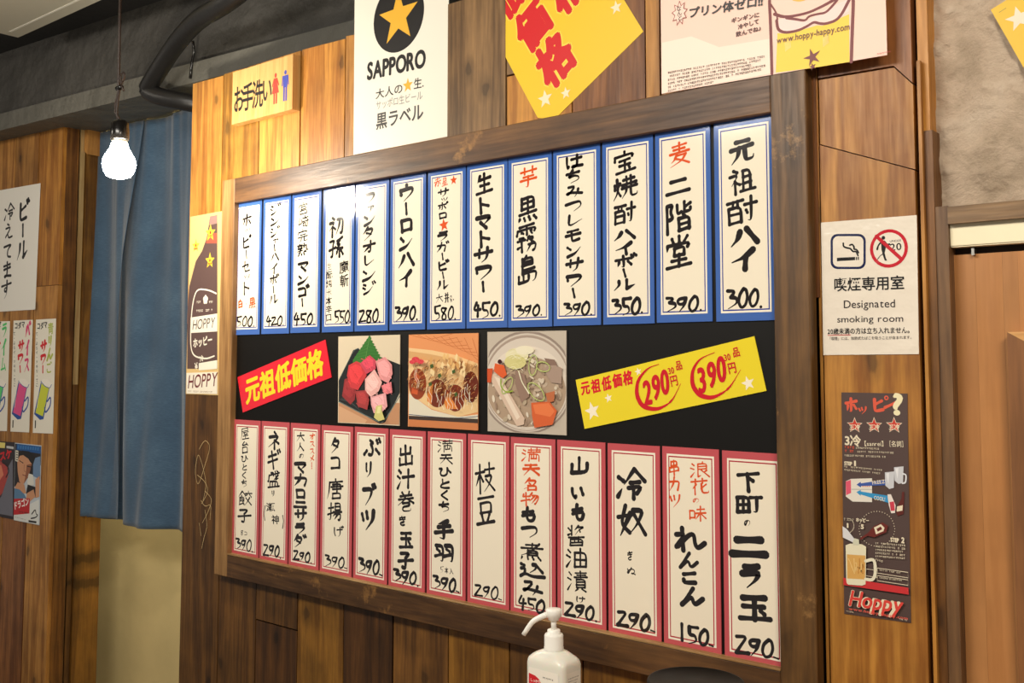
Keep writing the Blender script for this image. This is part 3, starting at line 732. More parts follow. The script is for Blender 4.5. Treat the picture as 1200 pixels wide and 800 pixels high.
# lagged pipe under the slab
def bm_pt(px, py, off): return BEAM.world(*BEAM.px(px, py, off), off)
pts = [bm_pt(330, -48, 0.20), bm_pt(262, 6, 0.16), bm_pt(232, 22, 0.12), bm_pt(205, 52, 0.08), bm_pt(176, 98, 0.055)]
pts2 = [bm_pt(176, 98, 0.055), bm_pt(172, 106, 0.05), bm_pt(185, 113, 0.045), bm_pt(215, 119, 0.02), bm_pt(245, 124, -0.03)]
t = tag(empty('lagged_pipe', pts[0]), 'thick black lagged pipe bending along the dark beam above the curtain', 'pipe')
o = link('pipe_run', tube([p-pts[0] for p in pts]+[pts2[1]-pts[0]]+[p-pts[0] for p in pts2[2:]], 0.026, 16, 2), M['pipe'], t)
a = bm_pt(226, 48, 0.02); t = tag(empty('thin_cable', a), 'short thin black cable hanging down the beam beside the bent pipe', 'cable')
link('cable_run', tube([a-a, bm_pt(227.5, 60, .006)-a, bm_pt(225, 72, .004)-a, bm_pt(223, 92, .004)-a], 0.004, 8), M['socket'], t)

# pendant lamp
BY = 1.172
def at_y(px, py, y):
    d = ray(px, py, 1.0)-Vector((0, 0, H)); return Vector((0, 0, H))+d*(y/d.y)
bc = at_y(139.5, 192, BY)
root = empty('pendant_lamp', bc); tag(root, 'lit bare bulb hanging on a dark cord in front of the blue curtain', 'lamp')
bulb = link('bulb', lathe([(0.003, -0.034), (0.014, -0.0325), (0.026, -0.028), (0.0335, -0.016), (0.0365, -0.001), (0.034, 0.013), (0.0265, 0.026), (0.0205, 0.036), (0.018, 0.046)], 32), M['bulb'], root)
sk = link('bulb_collar', lathe([(0.018, 0.046), (0.0165, 0.052), (0.016, 0.057)], 28), M['panel'], root)
sk = link('socket', lathe([(0.019, 0.055), (0.0205, 0.058), (0.0205, 0.080), (0.019, 0.083), (0.019, 0.094), (0.013, 0.1), (0.006, 0.103)], 28), M['socket'], root)
top = Vector((0.0, 0.0, CZ-bc.z-0.001))
tp = at_y(139, 95, BY)-bc; top.x = (at_y(139.5, 0, BY)-bc).x; top.z = CZ-bc.z
link('cord', tube([Vector((-0.002, 0, 0.1)), at_y(134, 128, BY)-bc, at_y(139, 108, BY)-bc, tp, top], 0.0032, 8, 1), M['cord'], root)
link('cord', tube([Vector((0.003, 0, 0.1)), at_y(137, 140, BY)-bc, at_y(137, 126, BY)-bc, at_y(140, 104, BY)-bc, at_y(146, 90, BY)-bc, at_y(145, 84, BY)-bc, at_y(141, 88, BY)-bc, at_y(141.5, 98, BY)-bc, at_y(145, 106, BY)-bc], 0.0024, 8, 2), M['cord'], root)
link('cord_tie', tube([at_y(137.5, 104, BY)-bc, at_y(142.5, 102, BY)-bc], 0.006, 8, 0), M['socket'], root)

# ================================================================== CURTAIN
CY0 = 1.745
cu = empty('doorway_curtain', (-2.9, CY0, 1.0)); tag(cu, 'faded indigo split curtain hanging in the doorway left of the menu board', 'curtain')
def cx(px, py): return at_y(px, py, CY0)
tL, tR = cx(91, 169), cx(224, 137); bL, bR = cx(80, 600), cx(219, 627)
sT, sB = cx(160, 150), cx(127.5, 611)
def fold(x, t):
    a = 0.35+0.75*t
    return 0.028*a*math.sin(17*x+1.9-2.2*t)+0.010*a*math.sin(41*x+4.0+3.0*t)+0.0012*math.sin(83*x+2*t)+0.0015*(1-t)**4*math.sin(120*x)
def cloth(xa, xb, za, zb, dy, nx=90, nz=80):
    v, f = [], []
    for j in range(nz+1):
        t = j/nz
        for i in range(nx+1):
            s = i/nx; x = (xa[0]+(xa[1]-xa[0])*t)*(1-s)+(xb[0]+(xb[1]-xb[0])*t)*s
            z = (za[0]*(1-s)+za[1]*s)*(1-t)+(zb[0]*(1-s)+zb[1]*s)*t
            y = fold(x, t)+dy(s, t)
            v.append((x+2.9, y, z-1.0))
    for j in range(nz):
        for i in range(nx):
            a = j*(nx+1)+i; f.append((a, a+nx+1, a+nx+2, a+1))
    me = bpy.data.meshes.new('m'); me.from_pydata(v, [], f); me.update(); return smooth(me)
zt_l, zt_r = tL.z+0.022, tR.z+0.03; zs = sT.z
pl = link('curtain_panel', cloth((tL.x-0.03, bL.x-0.085), (sT.x+0.05, sB.x+0.02), (zt_l, (zt_l+zt_r)/2), (bL.z, sB.z+0.006), lambda s, t: -0.022*max(0, s-0.85)/0.15*min(1, t*3)), M['cloth'], cu)
pr_ = link('curtain_panel', cloth((sT.x-0.17, sB.x-0.15), (tR.x+0.03, bR.x+0.04), ((zt_l+zt_r)/2, zt_r), (sB.z, bR.z), lambda s, t: 0.008+0.012*max(0, 0.3-s)/0.3), M['cloth'], cu)
for o in (pl, pr_):
    md = o.modifiers.new('thickness', 'SOLIDIFY'); md.thickness = 0.0012
rod = link('curtain_rod', tube([Vector((tL.x+2.9-0.01, 0.04, zt_l-1.0-0.05)), Vector((tR.x+2.9+0.03, 0.04, zt_r-1.0-0.05))], 0.006, 10, 0), M['cord'], cu)

# ================================================================== MENU BOARD
zA = MAIN.px(300, 204, 0.027)[1]; zB = MAIN.px(300, 233.5, 0.027)[1]
zC = MAIN.px(300, 655.5, 0.027)[1]; zD = MAIN.px(300, 684, 0.027)[1]
fx0, fx1 = MAIN.px(256.5, 400, 0.027)[0], MAIN.px(271, 400, 0.027)[0]
fx2, fx3 = MAIN.px(908, 400, 0.027)[0], MAIN.px(950, 400, 0.027)[0]
mb = empty('menu_board', ((fx0+fx3)/2, 1.519, zD-0.05)); tag(mb, 'large menu board with a stained wooden frame and black backing on the plank wall', 'menu board')
ox, oz = -(fx0+fx3)/2, -(zD-0.05)
def mbx(name, x0, x1, y0, y1, z0, z1, mat, r=0.0015): return link(name, bevel_box(x0+ox, x1+ox, y0, y1, z0+oz, z1+oz, r, 1), M[mat], mb)
mbx('backboard', fx1-0.01, fx2+0.01, -0.008, 0.0, zC-0.01, zB+0.01, 'black', 0.0005)
mbx('frame_upright', fx0, fx1, -0.025, 0.0, zD, zA, 'frame_l')
mbx('frame_upright', fx2, fx3, -0.026, 0.0, 1.10-0.2, MAIN.px(930, 60, 0.027)[1], 'frame_v')
mbx('frame_rail', fx1+0.0005, fx2-0.0005, -0.025, 0.0, zB, zA, 'frame_h')
mbx('frame_rail', fx1+0.0005, fx2-0.0005, -0.025, 0.0, zD, zC-0.003, 'frame_h')
mbx('frame_lit_ledge', fx1+0.0005, fx2-0.0005, -0.0255, -0.009, zC-0.0028, zC, 'lit_ledge', 0.0004)  # rail's top edge as a paler strip, its light painted in

# ------------------------------------------------------------------ the menu strips
STR = Plane(0, 1.5105, 0.0)                # front of the black backboard
XB = [-2.1931, -2.0773, -1.9636, -1.8466, -1.7335, -1.6198, -1.5052, -1.3932, -1.2827, -1.1706, -1.0571, -0.9441, -0.8285]
XRD = [-2.1817, -2.0689, -1.9556, -1.8426, -1.7286, -1.6154, -1.5013, -1.3879, -1.2757, -1.1628, -1.0492, -0.9357, -0.8213]
ZB, ZR, SW, SH = H+0.4005, H-0.1448, 0.1082, 0.3345
INK = (30, 24, 24); ORA = (222, 84, 34)
# rows: (text, middle u, top v, bottom v, width u, weight, colour); 'H' entries run sideways: (chars, [u...], top, bottom, width u)
def P(txt, v0=0.86, v1=0.95, u0=0.18, u1=0.74, wt=0.15): return ('P', txt, u0, u1, v0, v1, wt)
TOP = [
 ([('ホッピーセット', .44, .09, .705, .40, .12, INK), ('白', .25, .73, .80, .24, .17, ORA), ('・', .48, .75, .79, .1, .1, ORA), ('黒', .72, .72, .81, .28, .15, ORA), P('500.', .86, .945, .10, .82, .13)], 'sharp orange pair of characters low down'),
 ([('ジンジャーハイボール', .44, .055, .79, .40, .13, INK), P('420.', .87, .945, .16, .84, .14)], ''),
 ([('宮崎完熟', .40, .07, .46, .38, .085, INK), ('マンゴー', .42, .49, .82, .48, .16, INK), P('450.', .86, .95, .10, .86, .15)], ''),
 ([('初孫', .45, .20, .50, .50, .12, INK), ('魔斬', .70, .515, .70, .30, .07, INK), ('生酛純米本辛口', .22, .52, .93, .20, .06, INK), P('550.', .855, .945, .40, .95, .15)], ''),
 ([('ファンタオレンジ', .42, .07, .765, .46, .14, INK), P('280.', .85, .95, .14, .80, .14)], ''),
 ([('ウーロンハイ', .46, .065, .73, .50, .17, INK), P('390.', .845, .945, .16, .82, .17)], ''),
 ([('赤', .26, .05, .115, .20, .10, ORA), ('星', .46, .05, .115, .18, .10, ORA), ('サッポロ', .42, .125, .32, .34, .15, INK), ('ラガービール', .42, .39, .76, .34, .16, INK), ('大', .32, .78, .84, .22, .09, INK), ('瓶', .58, .77, .84, .24, .09, INK), P('580.', .855, .95, .18, .78, .14)], 'S'),
 ([('生', .44, .065, .2, .46, .15, INK), ('トマトサワー', .42, .215, .79, .50, .17, INK), P('450.', .845, .94, .16, .86, .16)], ''),
 ([('芋', .46, .07, .20, .42, .10, ORA), ('黒霧島', .46, .23, .755, .54, .13, INK), P('390.', .87, .94, .18, .80, .17)], ''),
 ([('はちみつレモンサワー', .44, .045, .85, .42, .15, INK), P('390.', .87, .95, .22, .84, .17)], ''),
 ([('宝焼酎', .44, .065, .475, .50, .13, INK), ('ハイボール', .44, .49, .825, .50, .17, INK), P('350.', .86, .95, .18, .80, .18)], ''),
 ([('麦', .44, .065, .20, .46, .11, ORA), ('二階堂', .42, .235, .73, .52, .13, INK), P('390.', .865, .95, .16, .84, .16)], ''),
 ([('元祖酎', .46, .09, .53, .50, .13, INK), ('ハイ', .48, .535, .755, .54, .19, INK), P('300.', .84, .945, .18, .78, .16)], ''),
]
BOT = [
 ([('屋台', .42, .05, .25, .38, .09, INK), ('ひとくち', .42, .255, .495, .28, .12, INK), ('餃子', .46, .505, .76, .58, .10, INK), ('8', .38, .80, .845, .12, .10, INK), ('コ', .52, .805, .84, .14, .10, INK), P('390.', .86, .955, .14, .82, .13)], ''),
 ([('ネギ盛', .48, .065, .48, .50, .13, INK), ('り', .46, .485, .535, .2, .15, INK), ('(', .16, .60, .72, .12, .10, INK), ('瀬', .38, .575, .64, .32, .06, INK), ('神', .56, .655, .725, .28, .06, INK), (')', .84, .64, .75, .12, .10, INK), P('290.', .865, .96, .14, .80, .15)], ''),
 ([('オススメ!', .74, .06, .31, .20, .12, ORA), ('大人', .34, .06, .20, .30, .12, INK), ('の', .38, .20, .25, .2, .12, INK), ('マカロニサラダ', .38, .26, .855, .48, .17, INK), P('290.', .87, .95, .16, .80, .15)], ''),
 ([('タコ', .46, .075, .305, .42, .14, INK), ('唐揚', .48, .35, .65, .54, .11, INK), ('げ', .58, .665, .74, .36, .12, INK), P('390-', .86, .94, .16, .86, .13)], ''),
 ([('ぶ', .52, .07, .20, .56, .15, INK), ('り', .44, .22, .33, .34, .16, INK), ('ブツ', .44, .365, .67, .46, .17, INK), P('390-', .84, .945, .16, .86, .17)], ''),
 ([('出汁巻', .46, .09, .52, .52, .12, INK), ('き', .38, .535, .605, .26, .14, INK), ('玉子', .48, .62, .87, .48, .15, INK), P('390.', .865, .96, .14, .86, .17)], ''),
 ([('満天', .48, .045, .20, .40, .10, INK), ('ひとくち', .46, .205, .485, .36, .14, INK), ('手羽', .46, .52, .795, .56, .14, INK), ('5', .40, .805, .845, .10, .09, INK), ('本', .52, .805, .845, .10, .09, INK), ('入', .64, .805, .845, .10, .09, INK), P('390-', .86, .95, .16, .84, .16)], ''),
 ([('枝豆', .44, .16, .53, .46, .11, INK), P('290-', .865, .945, .18, .82, .13)], ''),
 ([('満天名物', .46, .055, .385, .46, .11, ORA), ('もつ', .42, .385, .57, .42, .17, INK), ('煮込み', .48, .585, .885, .56, .14, INK), P('450-', .89, .965, .16, .84, .16)], ''),
 ([('山', .46, .08, .195, .50, .15, INK), ('いも', .44, .23, .44, .36, .17, INK), ('醤油漬', .42, .45, .815, .46, .11, INK), ('け', .48, .83, .868, .22, .13, INK), P('290.', .868, .955, .16, .84, .17)], ''),
 ([('冷奴', .46, .115, .485, .60, .13, INK), ('き', .42, .55, .605, .14, .13, INK), ('ぬ', .44, .63, .675, .18, .11, INK), P('290-', .855, .95, .16, .88, .16)], ''),
 ([('浪花', .66, .065, .23, .34, .10, ORA), ('の', .60, .24, .275, .14, .11, ORA), ('味', .62, .28, .365, .32, .11, ORA), ('串カツ', .22, .065, .31, .24, .12, ORA), ('れ', .48, .39, .515, .56, .17, INK), ('ん', .46, .52, .60, .34, .19, INK), ('こ', .46, .605, .68, .34, .22, INK), ('ん', .50, .685, .785, .44, .18, INK), P('150-', .875, .965, .22, .86, .17)], ''),
 ([('下町', .44, .09, .30, .42, .15, INK), ('の', .40, .315, .36, .14, .14, INK), ('ニ', .42, .385, .51, .62, .22, INK), ('ラ', .44, .52, .655, .42, .20, INK), ('玉', .48, .665, .805, .60, .16, INK), P('290-', .865, .96, .18, .86, .16)], ''),
]
ORD = ['leftmost', 'second from the left', 'third from the left', 'fourth from the left', 'fifth from the left', 'sixth from the left', 'middle', 'sixth from the right', 'fifth from the right', 'fourth from the right', 'third from the right', 'second from the right', 'rightmost']
XTRA_T = ['small orange characters low down', 'thin kana, priced 420', 'thin kanji above bold kana', 'small double columns, priced 550', 'kana, priced 280', 'six bold kana', 'with two orange stars', 'bold kana, priced 450', 'orange character above three kanji', 'ten kana, priced 390', 'priced 350', 'orange character on top, priced 390', 'five very bold characters, priced 300']
XTRA_B = ['thin writing, priced 390', 'small writing in brackets', 'slim orange column at top', 'five spaced characters', 'four big spaced kana', 'six bold characters', 'tiny note above the price', 'only two characters', 'four orange characters on top', 'long column, priced 290', 'two big kanji, wide blank', 'two small orange columns on top', 'very bold strokes, priced 290']
def strip(x, ztop, data, blue, label, group):
    zb = ztop-SH
    s = Sheet('menu_strip', label, 'menu strip', STR, [(x, zb), (x+SW, zb), (x+SW, ztop), (x, ztop)], (66, 104, 178) if blue else (196, 84, 90), M['gloss'], 0.0, 0.0022, group)
    bd = s.ink(); WH = (246, 238, 220); LN = (48, 62, 150) if blue else (176, 44, 60); PA = (244, 234, 212)
    m, mt, mbm = 0.0088, 0.0120, 0.0135
    bd.rect(x+m, x+SW-m, zb+mbm, ztop-mt, WH)
    bd.rect(x+m+.0032, x+SW-m-.0032, zb+mbm+.0034, ztop-mt-.0034, LN)
    bd.rect(x+m+.0052, x+SW-m-.0052, zb+mbm+.0056, ztop-mt-.0056, PA)
    s.put(bd, 'border')
    tx = s.ink(); tx.lay = 4; pr = s.ink(); pr.lay = 5; orange = s.ink(); orange.lay = 4
    for e in data:
        if e[0] == 'P':
            _, txt, u0, u1, v0, v1, wt = e; n = len(txt)-1; wd = (u1-u0)*SW/(n+0.35)
            for k, c in enumerate(txt):
                h = (v1-v0)*SH; sl = 0.0
                xx = x+SW*u0+wd*k
                if k < n: pr.brush(c, xx-wd*0.06, ztop-v0*SH+h*.04-k*h*.03, wd*1.16, h*random.uniform(.96, 1.08), wt*1.12, INK, -0.02)
                elif c == '.': pr.disc(xx+wd*0.16, ztop-v1*SH+h*0.1, h*0.075, col=INK, n=8)
                else: pr.line([(xx+wd*.02, ztop-v1*SH+h*.16), (xx+wd*.36, ztop-v1*SH+h*.12)], h*0.1, INK)
        else:
            txt, u, v0, v1, wd, wt, col = e
            k = orange if col == ORA else tx
            k.column(txt, x+u*SW, ztop-v0*SH, ztop-v1*SH, wd*SW, wt, col)
    if blue and label.startswith('middle'):
        orange.star(x+.69*SW, ztop-.083*SH, 0.0105, ORA); orange.star(x+.44*SW, ztop-.355*SH, 0.0145, ORA, rot=0.15)
    s.put_apart(tx, 'lettering'); s.put(pr, 'price_lettering')
    if orange.v: s.put_apart(orange, 'orange_lettering', 'orange brush lettering')
    return s
def yen(d): return [e for e in d if e[0] == 'P'][0][1].strip('.-')
for i in range(13):
    strip(XB[i], ZB+[-.0005, 0, .0006, 0, 0, .0005, 0, 0, -.0005, 0, 0, .0008, 0][i], TOP[i][0], True, '%s blue-bordered menu strip, upper row, %s' % (ORD[i], XTRA_T[i]), 'blue-bordered menu strips in the upper row')
    strip(XRD[i], ZR+random.uniform(-.0006, .0006), BOT[i][0], False, '%s red-bordered menu strip, lower row, %s' % (ORD[i], XTRA_B[i]), 'red-bordered menu strips in the lower row')

# ------------------------------------------------------------------ cards in the middle of the board
def quad(plane, pts, off=0.0): return [plane.px(a, b, off) for a, b in pts]
class Map:                                  # crop coordinates -> plane coordinates
    def __init__(self, plane, off, ox, oy, k): self.p, self.o, self.v = plane, off, V(ox, oy, k)
    def __call__(self, *xy): return [self.p.px(*self.v(xy[i], xy[i+1]), self.o) for i in range(0, len(xy), 2)]
def mpoly(ik, m, col, *xy): ik.poly(m(*xy), col)
def mline(ik, m, wd, col, *xy, **kw): ik.line(m(*xy), wd, col, **kw)
def mdisc(ik, m, x, y, r, col, ry=None, rot=0):
    (a, b), = m(x, y); (c, d), = m(x+r, y); (e, f), = m(x, y+(ry or r)); ik.disc(a, b, abs(c-a), abs(b-f), col, rot=rot)
def shade(c, k): return tuple(max(0, min(255, v*k)) for v in c)

# sashimi card
m = Map(STR, 0.002, 260, 380, 5.0)
q = quad(STR, [(396.3, 495), (468.2, 498.7), (469, 392), (396.8, 394.3)], 0.001)
s = Sheet('food_photo', 'photo card of red and pink tuna cubes with a green leaf', 'food photo', STR, q, (222, 206, 178), M['gloss'], 0.0, 0.0016, 'food photo cards on the black board')
ik = s.ink()
mpoly(ik, m, (196, 144, 106), 683, 460, 1042, 460, 1038, 588, 683, 572)
mpoly(ik, m, (214, 168, 130), 683, 475, 850, 560, 838, 579, 683, 572)
mpoly(ik, m, (34, 38, 38), 684, 330, 770, 150, 800, 140, 830, 170, 930, 190, 1044, 235, 1042, 400, 955, 575, 925, 582, 684, 450)
mline(ik, m, 0.0022, (110, 126, 120), 684, 452, 920, 574, 950, 570, 1040, 420)
mline(ik, m, 0.0016, (84, 96, 94), 686, 325, 772, 150, 800, 140)
for k in range(7): mline(ik, m, 0.0008, (70, 76, 76), 690+k*5, 440-k*4, 760+k*10, 455+k*10)
leaf = [768, 232]
for k in range(9): leaf += [768+k*11.5, 205-k*17, 775+k*11.5, 200-k*17]
for k in range(8): leaf += [877+k*8.5, 82+k*16, 872+k*8.5, 90+k*16]
leaf += [940, 215, 850, 240]
mpoly(ik, m, (58, 118, 50), *leaf)
mline(ik, m, 0.001, (110, 160, 84), 866, 80, 850, 150, 840, 220)
for k in range(6): mline(ik, m, 0.0005, (92, 146, 70), 862-k*3, 100+k*20, 820-k*6, 120+k*18); mline(ik, m, 0.0005, (40, 92, 40), 864-k*3, 100+k*20, 895+k*5, 118+k*16)
def chunk(c, *xy):
    mpoly(ik, m, c, *xy)
    xs, ys = xy[0::2], xy[1::2]; cx_, cy_ = sum(xs)/len(xs), sum(ys)/len(ys)
    mpoly(ik, m, shade(c, 1.14), *[v for i in range(len(xs)) for v in (cx_+(xs[i]-cx_)*0.72-4, cy_+(ys[i]-cy_)*0.66-8)])
    w_, h_ = (max(xs)-min(xs))*.36, (max(ys)-min(ys))*.36
    for k in range(16):
        x_, y_ = cx_+random.uniform(-w_, w_), cy_+random.uniform(-h_, h_)
        mline(ik, m, random.uniform(.0005, .0018), shade(c, random.uniform(.88, 1.26)), x_-random.uniform(5, 14), y_-random.uniform(3, 16), x_, y_, x_+random.uniform(2, 8), y_+random.uniform(2, 14))
    for k in range(3): mline(ik, m, 0.0006, shade(c, 1.32), cx_-20+k*12, cy_-26+k*14, cx_+16+k*8, cy_-18+k*16)
chunk((150, 52, 54), 705, 420, 720, 320, 760, 310, 790, 350, 780, 440, 755, 470)
chunk((206, 62, 66), 735, 300, 745, 240, 790, 215, 835, 235, 850, 300, 800, 385, 755, 370)
chunk((204, 74, 92), 810, 230, 870, 180, 905, 210, 905, 260, 850, 290)
chunk((226, 150, 150), 905, 215, 960, 190, 1000, 235, 1005, 290, 980, 345, 930, 320)
chunk((236, 178, 172), 845, 320, 900, 262, 945, 340, 925, 390, 880, 425, 845, 390)
chunk((222, 124, 130), 940, 360, 1000, 335, 1006, 400, 960, 410)
chunk((166, 62, 62), 790, 390, 850, 385, 872, 440, 860, 500, 805, 480)
chunk((232, 166, 168), 880, 425, 970, 400, 980, 480, 950, 510, 900, 520, 884, 470)
mpoly(ik, m, (212, 204, 128), 902, 545, 915, 478, 950, 470, 948, 505, 965, 555, 930, 566)
mpoly(ik, m, (234, 228, 160), 918, 520, 925, 482, 944, 480, 938, 520)
s.put(ik, 'printed_picture')

# takoyaki card
m = Map(STR, 0.002, 460, 380, 5.4545)
q = quad(STR, [(478.3, 499.5), (560.3, 504), (560.8, 390), (479.3, 392)], 0.001)
s = Sheet('food_photo', 'photo card of takoyaki balls under bonito flakes and white sauce', 'food photo', STR, q, (228, 152, 98), M['gloss'], 0.0, 0.0016, 'food photo cards on the black board')
ik = s.ink()
for k in range(9): mline(ik, m, 0.0009, (196, 108, 60), 110+k*50, 66+k*3, 230+k*40, 100+k*14, min(545, 380+k*32), 60+k*24)
mpoly(ik, m, (236, 200, 146), 104, 150, 250, 165, 400, 195, 545, 250, 545, 560, 420, 590, 250, 540, 104, 440)
mpoly(ik, m, (214, 168, 112), 104, 170, 240, 190, 390, 220, 545, 270, 545, 330, 300, 240, 104, 215)
mpoly(ik, m, (226, 218, 196), 104, 440, 250, 545, 420, 590, 546, 575, 546, 612, 104, 582)
mline(ik, m, 0.0014, (60, 78, 112), 104, 575, 250, 590, 420, 600, 545, 588)
mpoly(ik, m, (66, 52, 44), 104, 584, 546, 604, 546, 632, 104, 606)
mpoly(ik, m, (206, 128, 78), 104, 606, 546, 632, 546, 678, 104, 650)
mdisc(ik, m, 160, 380, 56, (150, 66, 34), 100); mdisc(ik, m, 285, 440, 66, (120, 48, 26), 90)
mdisc(ik, m, 400, 470, 62, (134, 54, 30), 86); mdisc(ik, m, 500, 400, 50, (112, 44, 26), 100)
mpoly(ik, m, (222, 130, 58), 225, 400, 262, 380, 250, 510, 222, 490)
mpoly(ik, m, (230, 138, 60), 330, 500, 352, 430, 420, 540, 345, 540)
mpoly(ik, m, (206, 92, 48), 120, 440, 150, 300, 175, 330, 160, 450)
random.seed(3)
for k in range(330):
    x, y = random.uniform(115, 540), random.uniform(240, 500)
    y = min(y, 300+0.28*x+60); c = random.choice([(226, 178, 112), (240, 206, 150), (206, 146, 84), (176, 108, 58), (120, 60, 34), (92, 44, 26)])
    a = random.uniform(-1.9, -0.9); l = random.uniform(14, 44)
    mline(ik, m, random.uniform(.0005, .0016), c, x, y, x+l*math.cos(a)*.4, y+l*math.sin(a)*.4, x+l*math.cos(a+.5), y+l*math.sin(a+.5))
for k in range(26):
    x, y = random.uniform(240, 470), random.uniform(205, 330)
    mpoly(ik, m, random.choice([(242, 214, 160), (232, 188, 122), (216, 164, 100)]), x, y, x+12, y-34, x+22, y-20, x+16, y+14)
for x0, y0 in ((170, 290), (180, 285), (245, 400), (262, 380), (300, 380), (310, 410), (365, 420), (378, 440), (395, 430), (450, 440), (470, 420), (490, 400), (505, 380), (520, 430), (430, 470), (340, 460)):
    mline(ik, m, 0.0011, (248, 238, 214), x0, y0, x0-8, y0+46, x0+16, y0+80, x0+10, min(y0+116, 540))
for x, y, r in ((172, 225, 26), (205, 238, 20), (150, 240, 18)): mdisc(ik, m, x, y, r, (214, 62, 74), r*.7)
for k in range(8): mline(ik, m, 0.0009, (236, 98, 100), 135+k*12, 215+k % 3*8, 150+k*12, 255-k % 2*8)
for x, y in ((255, 375), (315, 320), (405, 295), (265, 260), (420, 440)): mpoly(ik, m, (70, 92, 44), x, y, x+18, y-10, x+24, y+12, x+4, y+22)
s.put(ik, 'printed_picture')

# stew card
q = quad(STR, [(571.8, 505), (664.0, 510), (663.8, 387.2), (571.4, 388.8)], 0.001)
s = Sheet('food_photo', 'photo card of stewed meat with carrot and leek rings in a bowl', 'food photo', STR, q, (196, 184, 168), M['gloss'], 0.0, 0.0016, 'food photo cards on the black board')
ik = s.ink()
def clipd(cx_, cy_, rx, ry, col):           # an ellipse kept inside the card
    p = []
    for k in range(48):
        a = 2*math.pi*k/48; p += [min(1108, max(612, cx_+rx*math.cos(a))), min(700 if cx_+rx*math.cos(a) > 900 else 690, max(48, cy_+ry*math.sin(a)))]
    mpoly(ik, m, col, *p)
clipd(860, 370, 300, 330, (150, 134, 122)); clipd(860, 372, 288, 316, (206, 194, 180)); clipd(860, 374, 276, 306, (168, 150, 136)); clipd(860, 380, 268, 296, (214, 202, 188))
clipd(860, 400, 255, 262, (226, 214, 198)); clipd(858, 430, 250, 226, (176, 152, 128))
random.seed(9)
for k in range(120):
    x, y = random.uniform(630, 1095), random.uniform(230, 640)
    if ((x-860)/240)**2+((y-430)/215)**2 > 1: continue
    mdisc(ik, m, x, y, random.uniform(8, 24), random.choice([(196, 176, 152), (160, 136, 116), (214, 200, 178), (140, 116, 98), (184, 166, 140), (226, 214, 194)]), random.uniform(7, 18), rot=random.uniform(0, 3))
mpoly(ik, m, (216, 190, 168), 635, 310, 690, 330, 850, 600, 845, 640, 800, 650, 700, 470, 640, 370)
mpoly(ik, m, (234, 216, 196), 655, 330, 690, 345, 820, 590, 800, 610)
mpoly(ik, m, (150, 122, 106), 790, 290, 850, 320, 880, 460, 830, 500, 790, 380)
mpoly(ik, m, (170, 146, 130), 1000, 240, 1090, 280, 1085, 380, 1020, 370, 980, 300)
mpoly(ik, m, (138, 112, 98), 975, 215, 1040, 225, 1060, 262, 1000, 260)
mdisc(ik, m, 800, 200, 74, (232, 224, 184), 48); mdisc(ik, m, 790, 240, 70, (214, 206, 140), 46); mdisc(ik, m, 850, 165, 60, (236, 228, 200), 28)
for k in range(18):
    x, y = random.uniform(730, 900), random.uniform(170, 300); mline(ik, m, 0.0008, random.choice([(240, 236, 206), (200, 196, 120), (226, 220, 160)]), x, y, x+30, y-16, x+52, y+6)
mpoly(ik, m, (222, 96, 48), 655, 300, 662, 248, 720, 262, 738, 320, 712, 345)
mpoly(ik, m, (206, 84, 44), 613, 282, 650, 280, 636, 372, 613, 370)
mpoly(ik, m, (214, 100, 54), 893, 500, 1010, 492, 1058, 552, 1030, 640, 915, 660, 900, 590)
mpoly(ik, m, (232, 124, 72), 905, 512, 1005, 502, 1045, 555, 1015, 590, 920, 570)
mpoly(ik, m, (190, 110, 70), 985, 440, 1045, 425, 1040, 490, 1000, 500)
def ringl(x, y, rx, ry, rot, w=0.0022):
    p = []
    for k in range(19):
        a = 2*math.pi*k/18; u, v = rx*math.cos(a), ry*math.sin(a); p += [x+u*math.cos(rot)-v*math.sin(rot), y+u*math.sin(rot)+v*math.cos(rot)]
    mline(ik, m, w, (140, 162, 60), *p, prof=lambda t: 1); mline(ik, m, w*.4, (222, 226, 160), *p, prof=lambda t: 1)
ringl(905, 260, 26, 66, 0.1); ringl(925, 430, 36, 70, -0.7); ringl(740, 390, 24, 58, 0.5); ringl(970, 270, 44, 30, 0.3)
mline(ik, m, 0.003, (150, 170, 66), 700, 350, 700, 400, 735, 435, 775, 425)
mline(ik, m, 0.0028, (236, 230, 200), 815, 300, 835, 370, 880, 440)
mdisc(ik, m, 694, 238, 14, (60, 20, 24), 14)
s.put(ik, 'printed_picture')

# red banner
RED, YEL = (218, 26, 44), (244, 222, 40)
q = quad(STR, [(285, 483.2), (389, 442), (381.8, 397.8), (278.8, 441.8)], 0.0)
s = Sheet('slogan_card', 'small tilted red card with yellow lettering on the black board', 'sign', STR, q, (228, 34, 52), M['gloss'], 0.0, 0.0012)
ik = s.ink(); a, b = q[0], q[1]; ang = math.atan2(b[1]-a[1], b[0]-a[0])
mm = Map(STR, 0, 260, 380, 5.0)
for ch, (x, y) in zip('元祖低価格', ((182, 385), (268, 345), (360, 307), (452, 272), (548, 232))):
    (c, d), = mm(x, y); ik.type(ch, c, d, 0.066, (240, 214, 40), bold=0.038, sx=0.92, rot=ang, mid=True, shear=0.15)
s.put(ik, 'lettering', 'yellow heavy lettering')

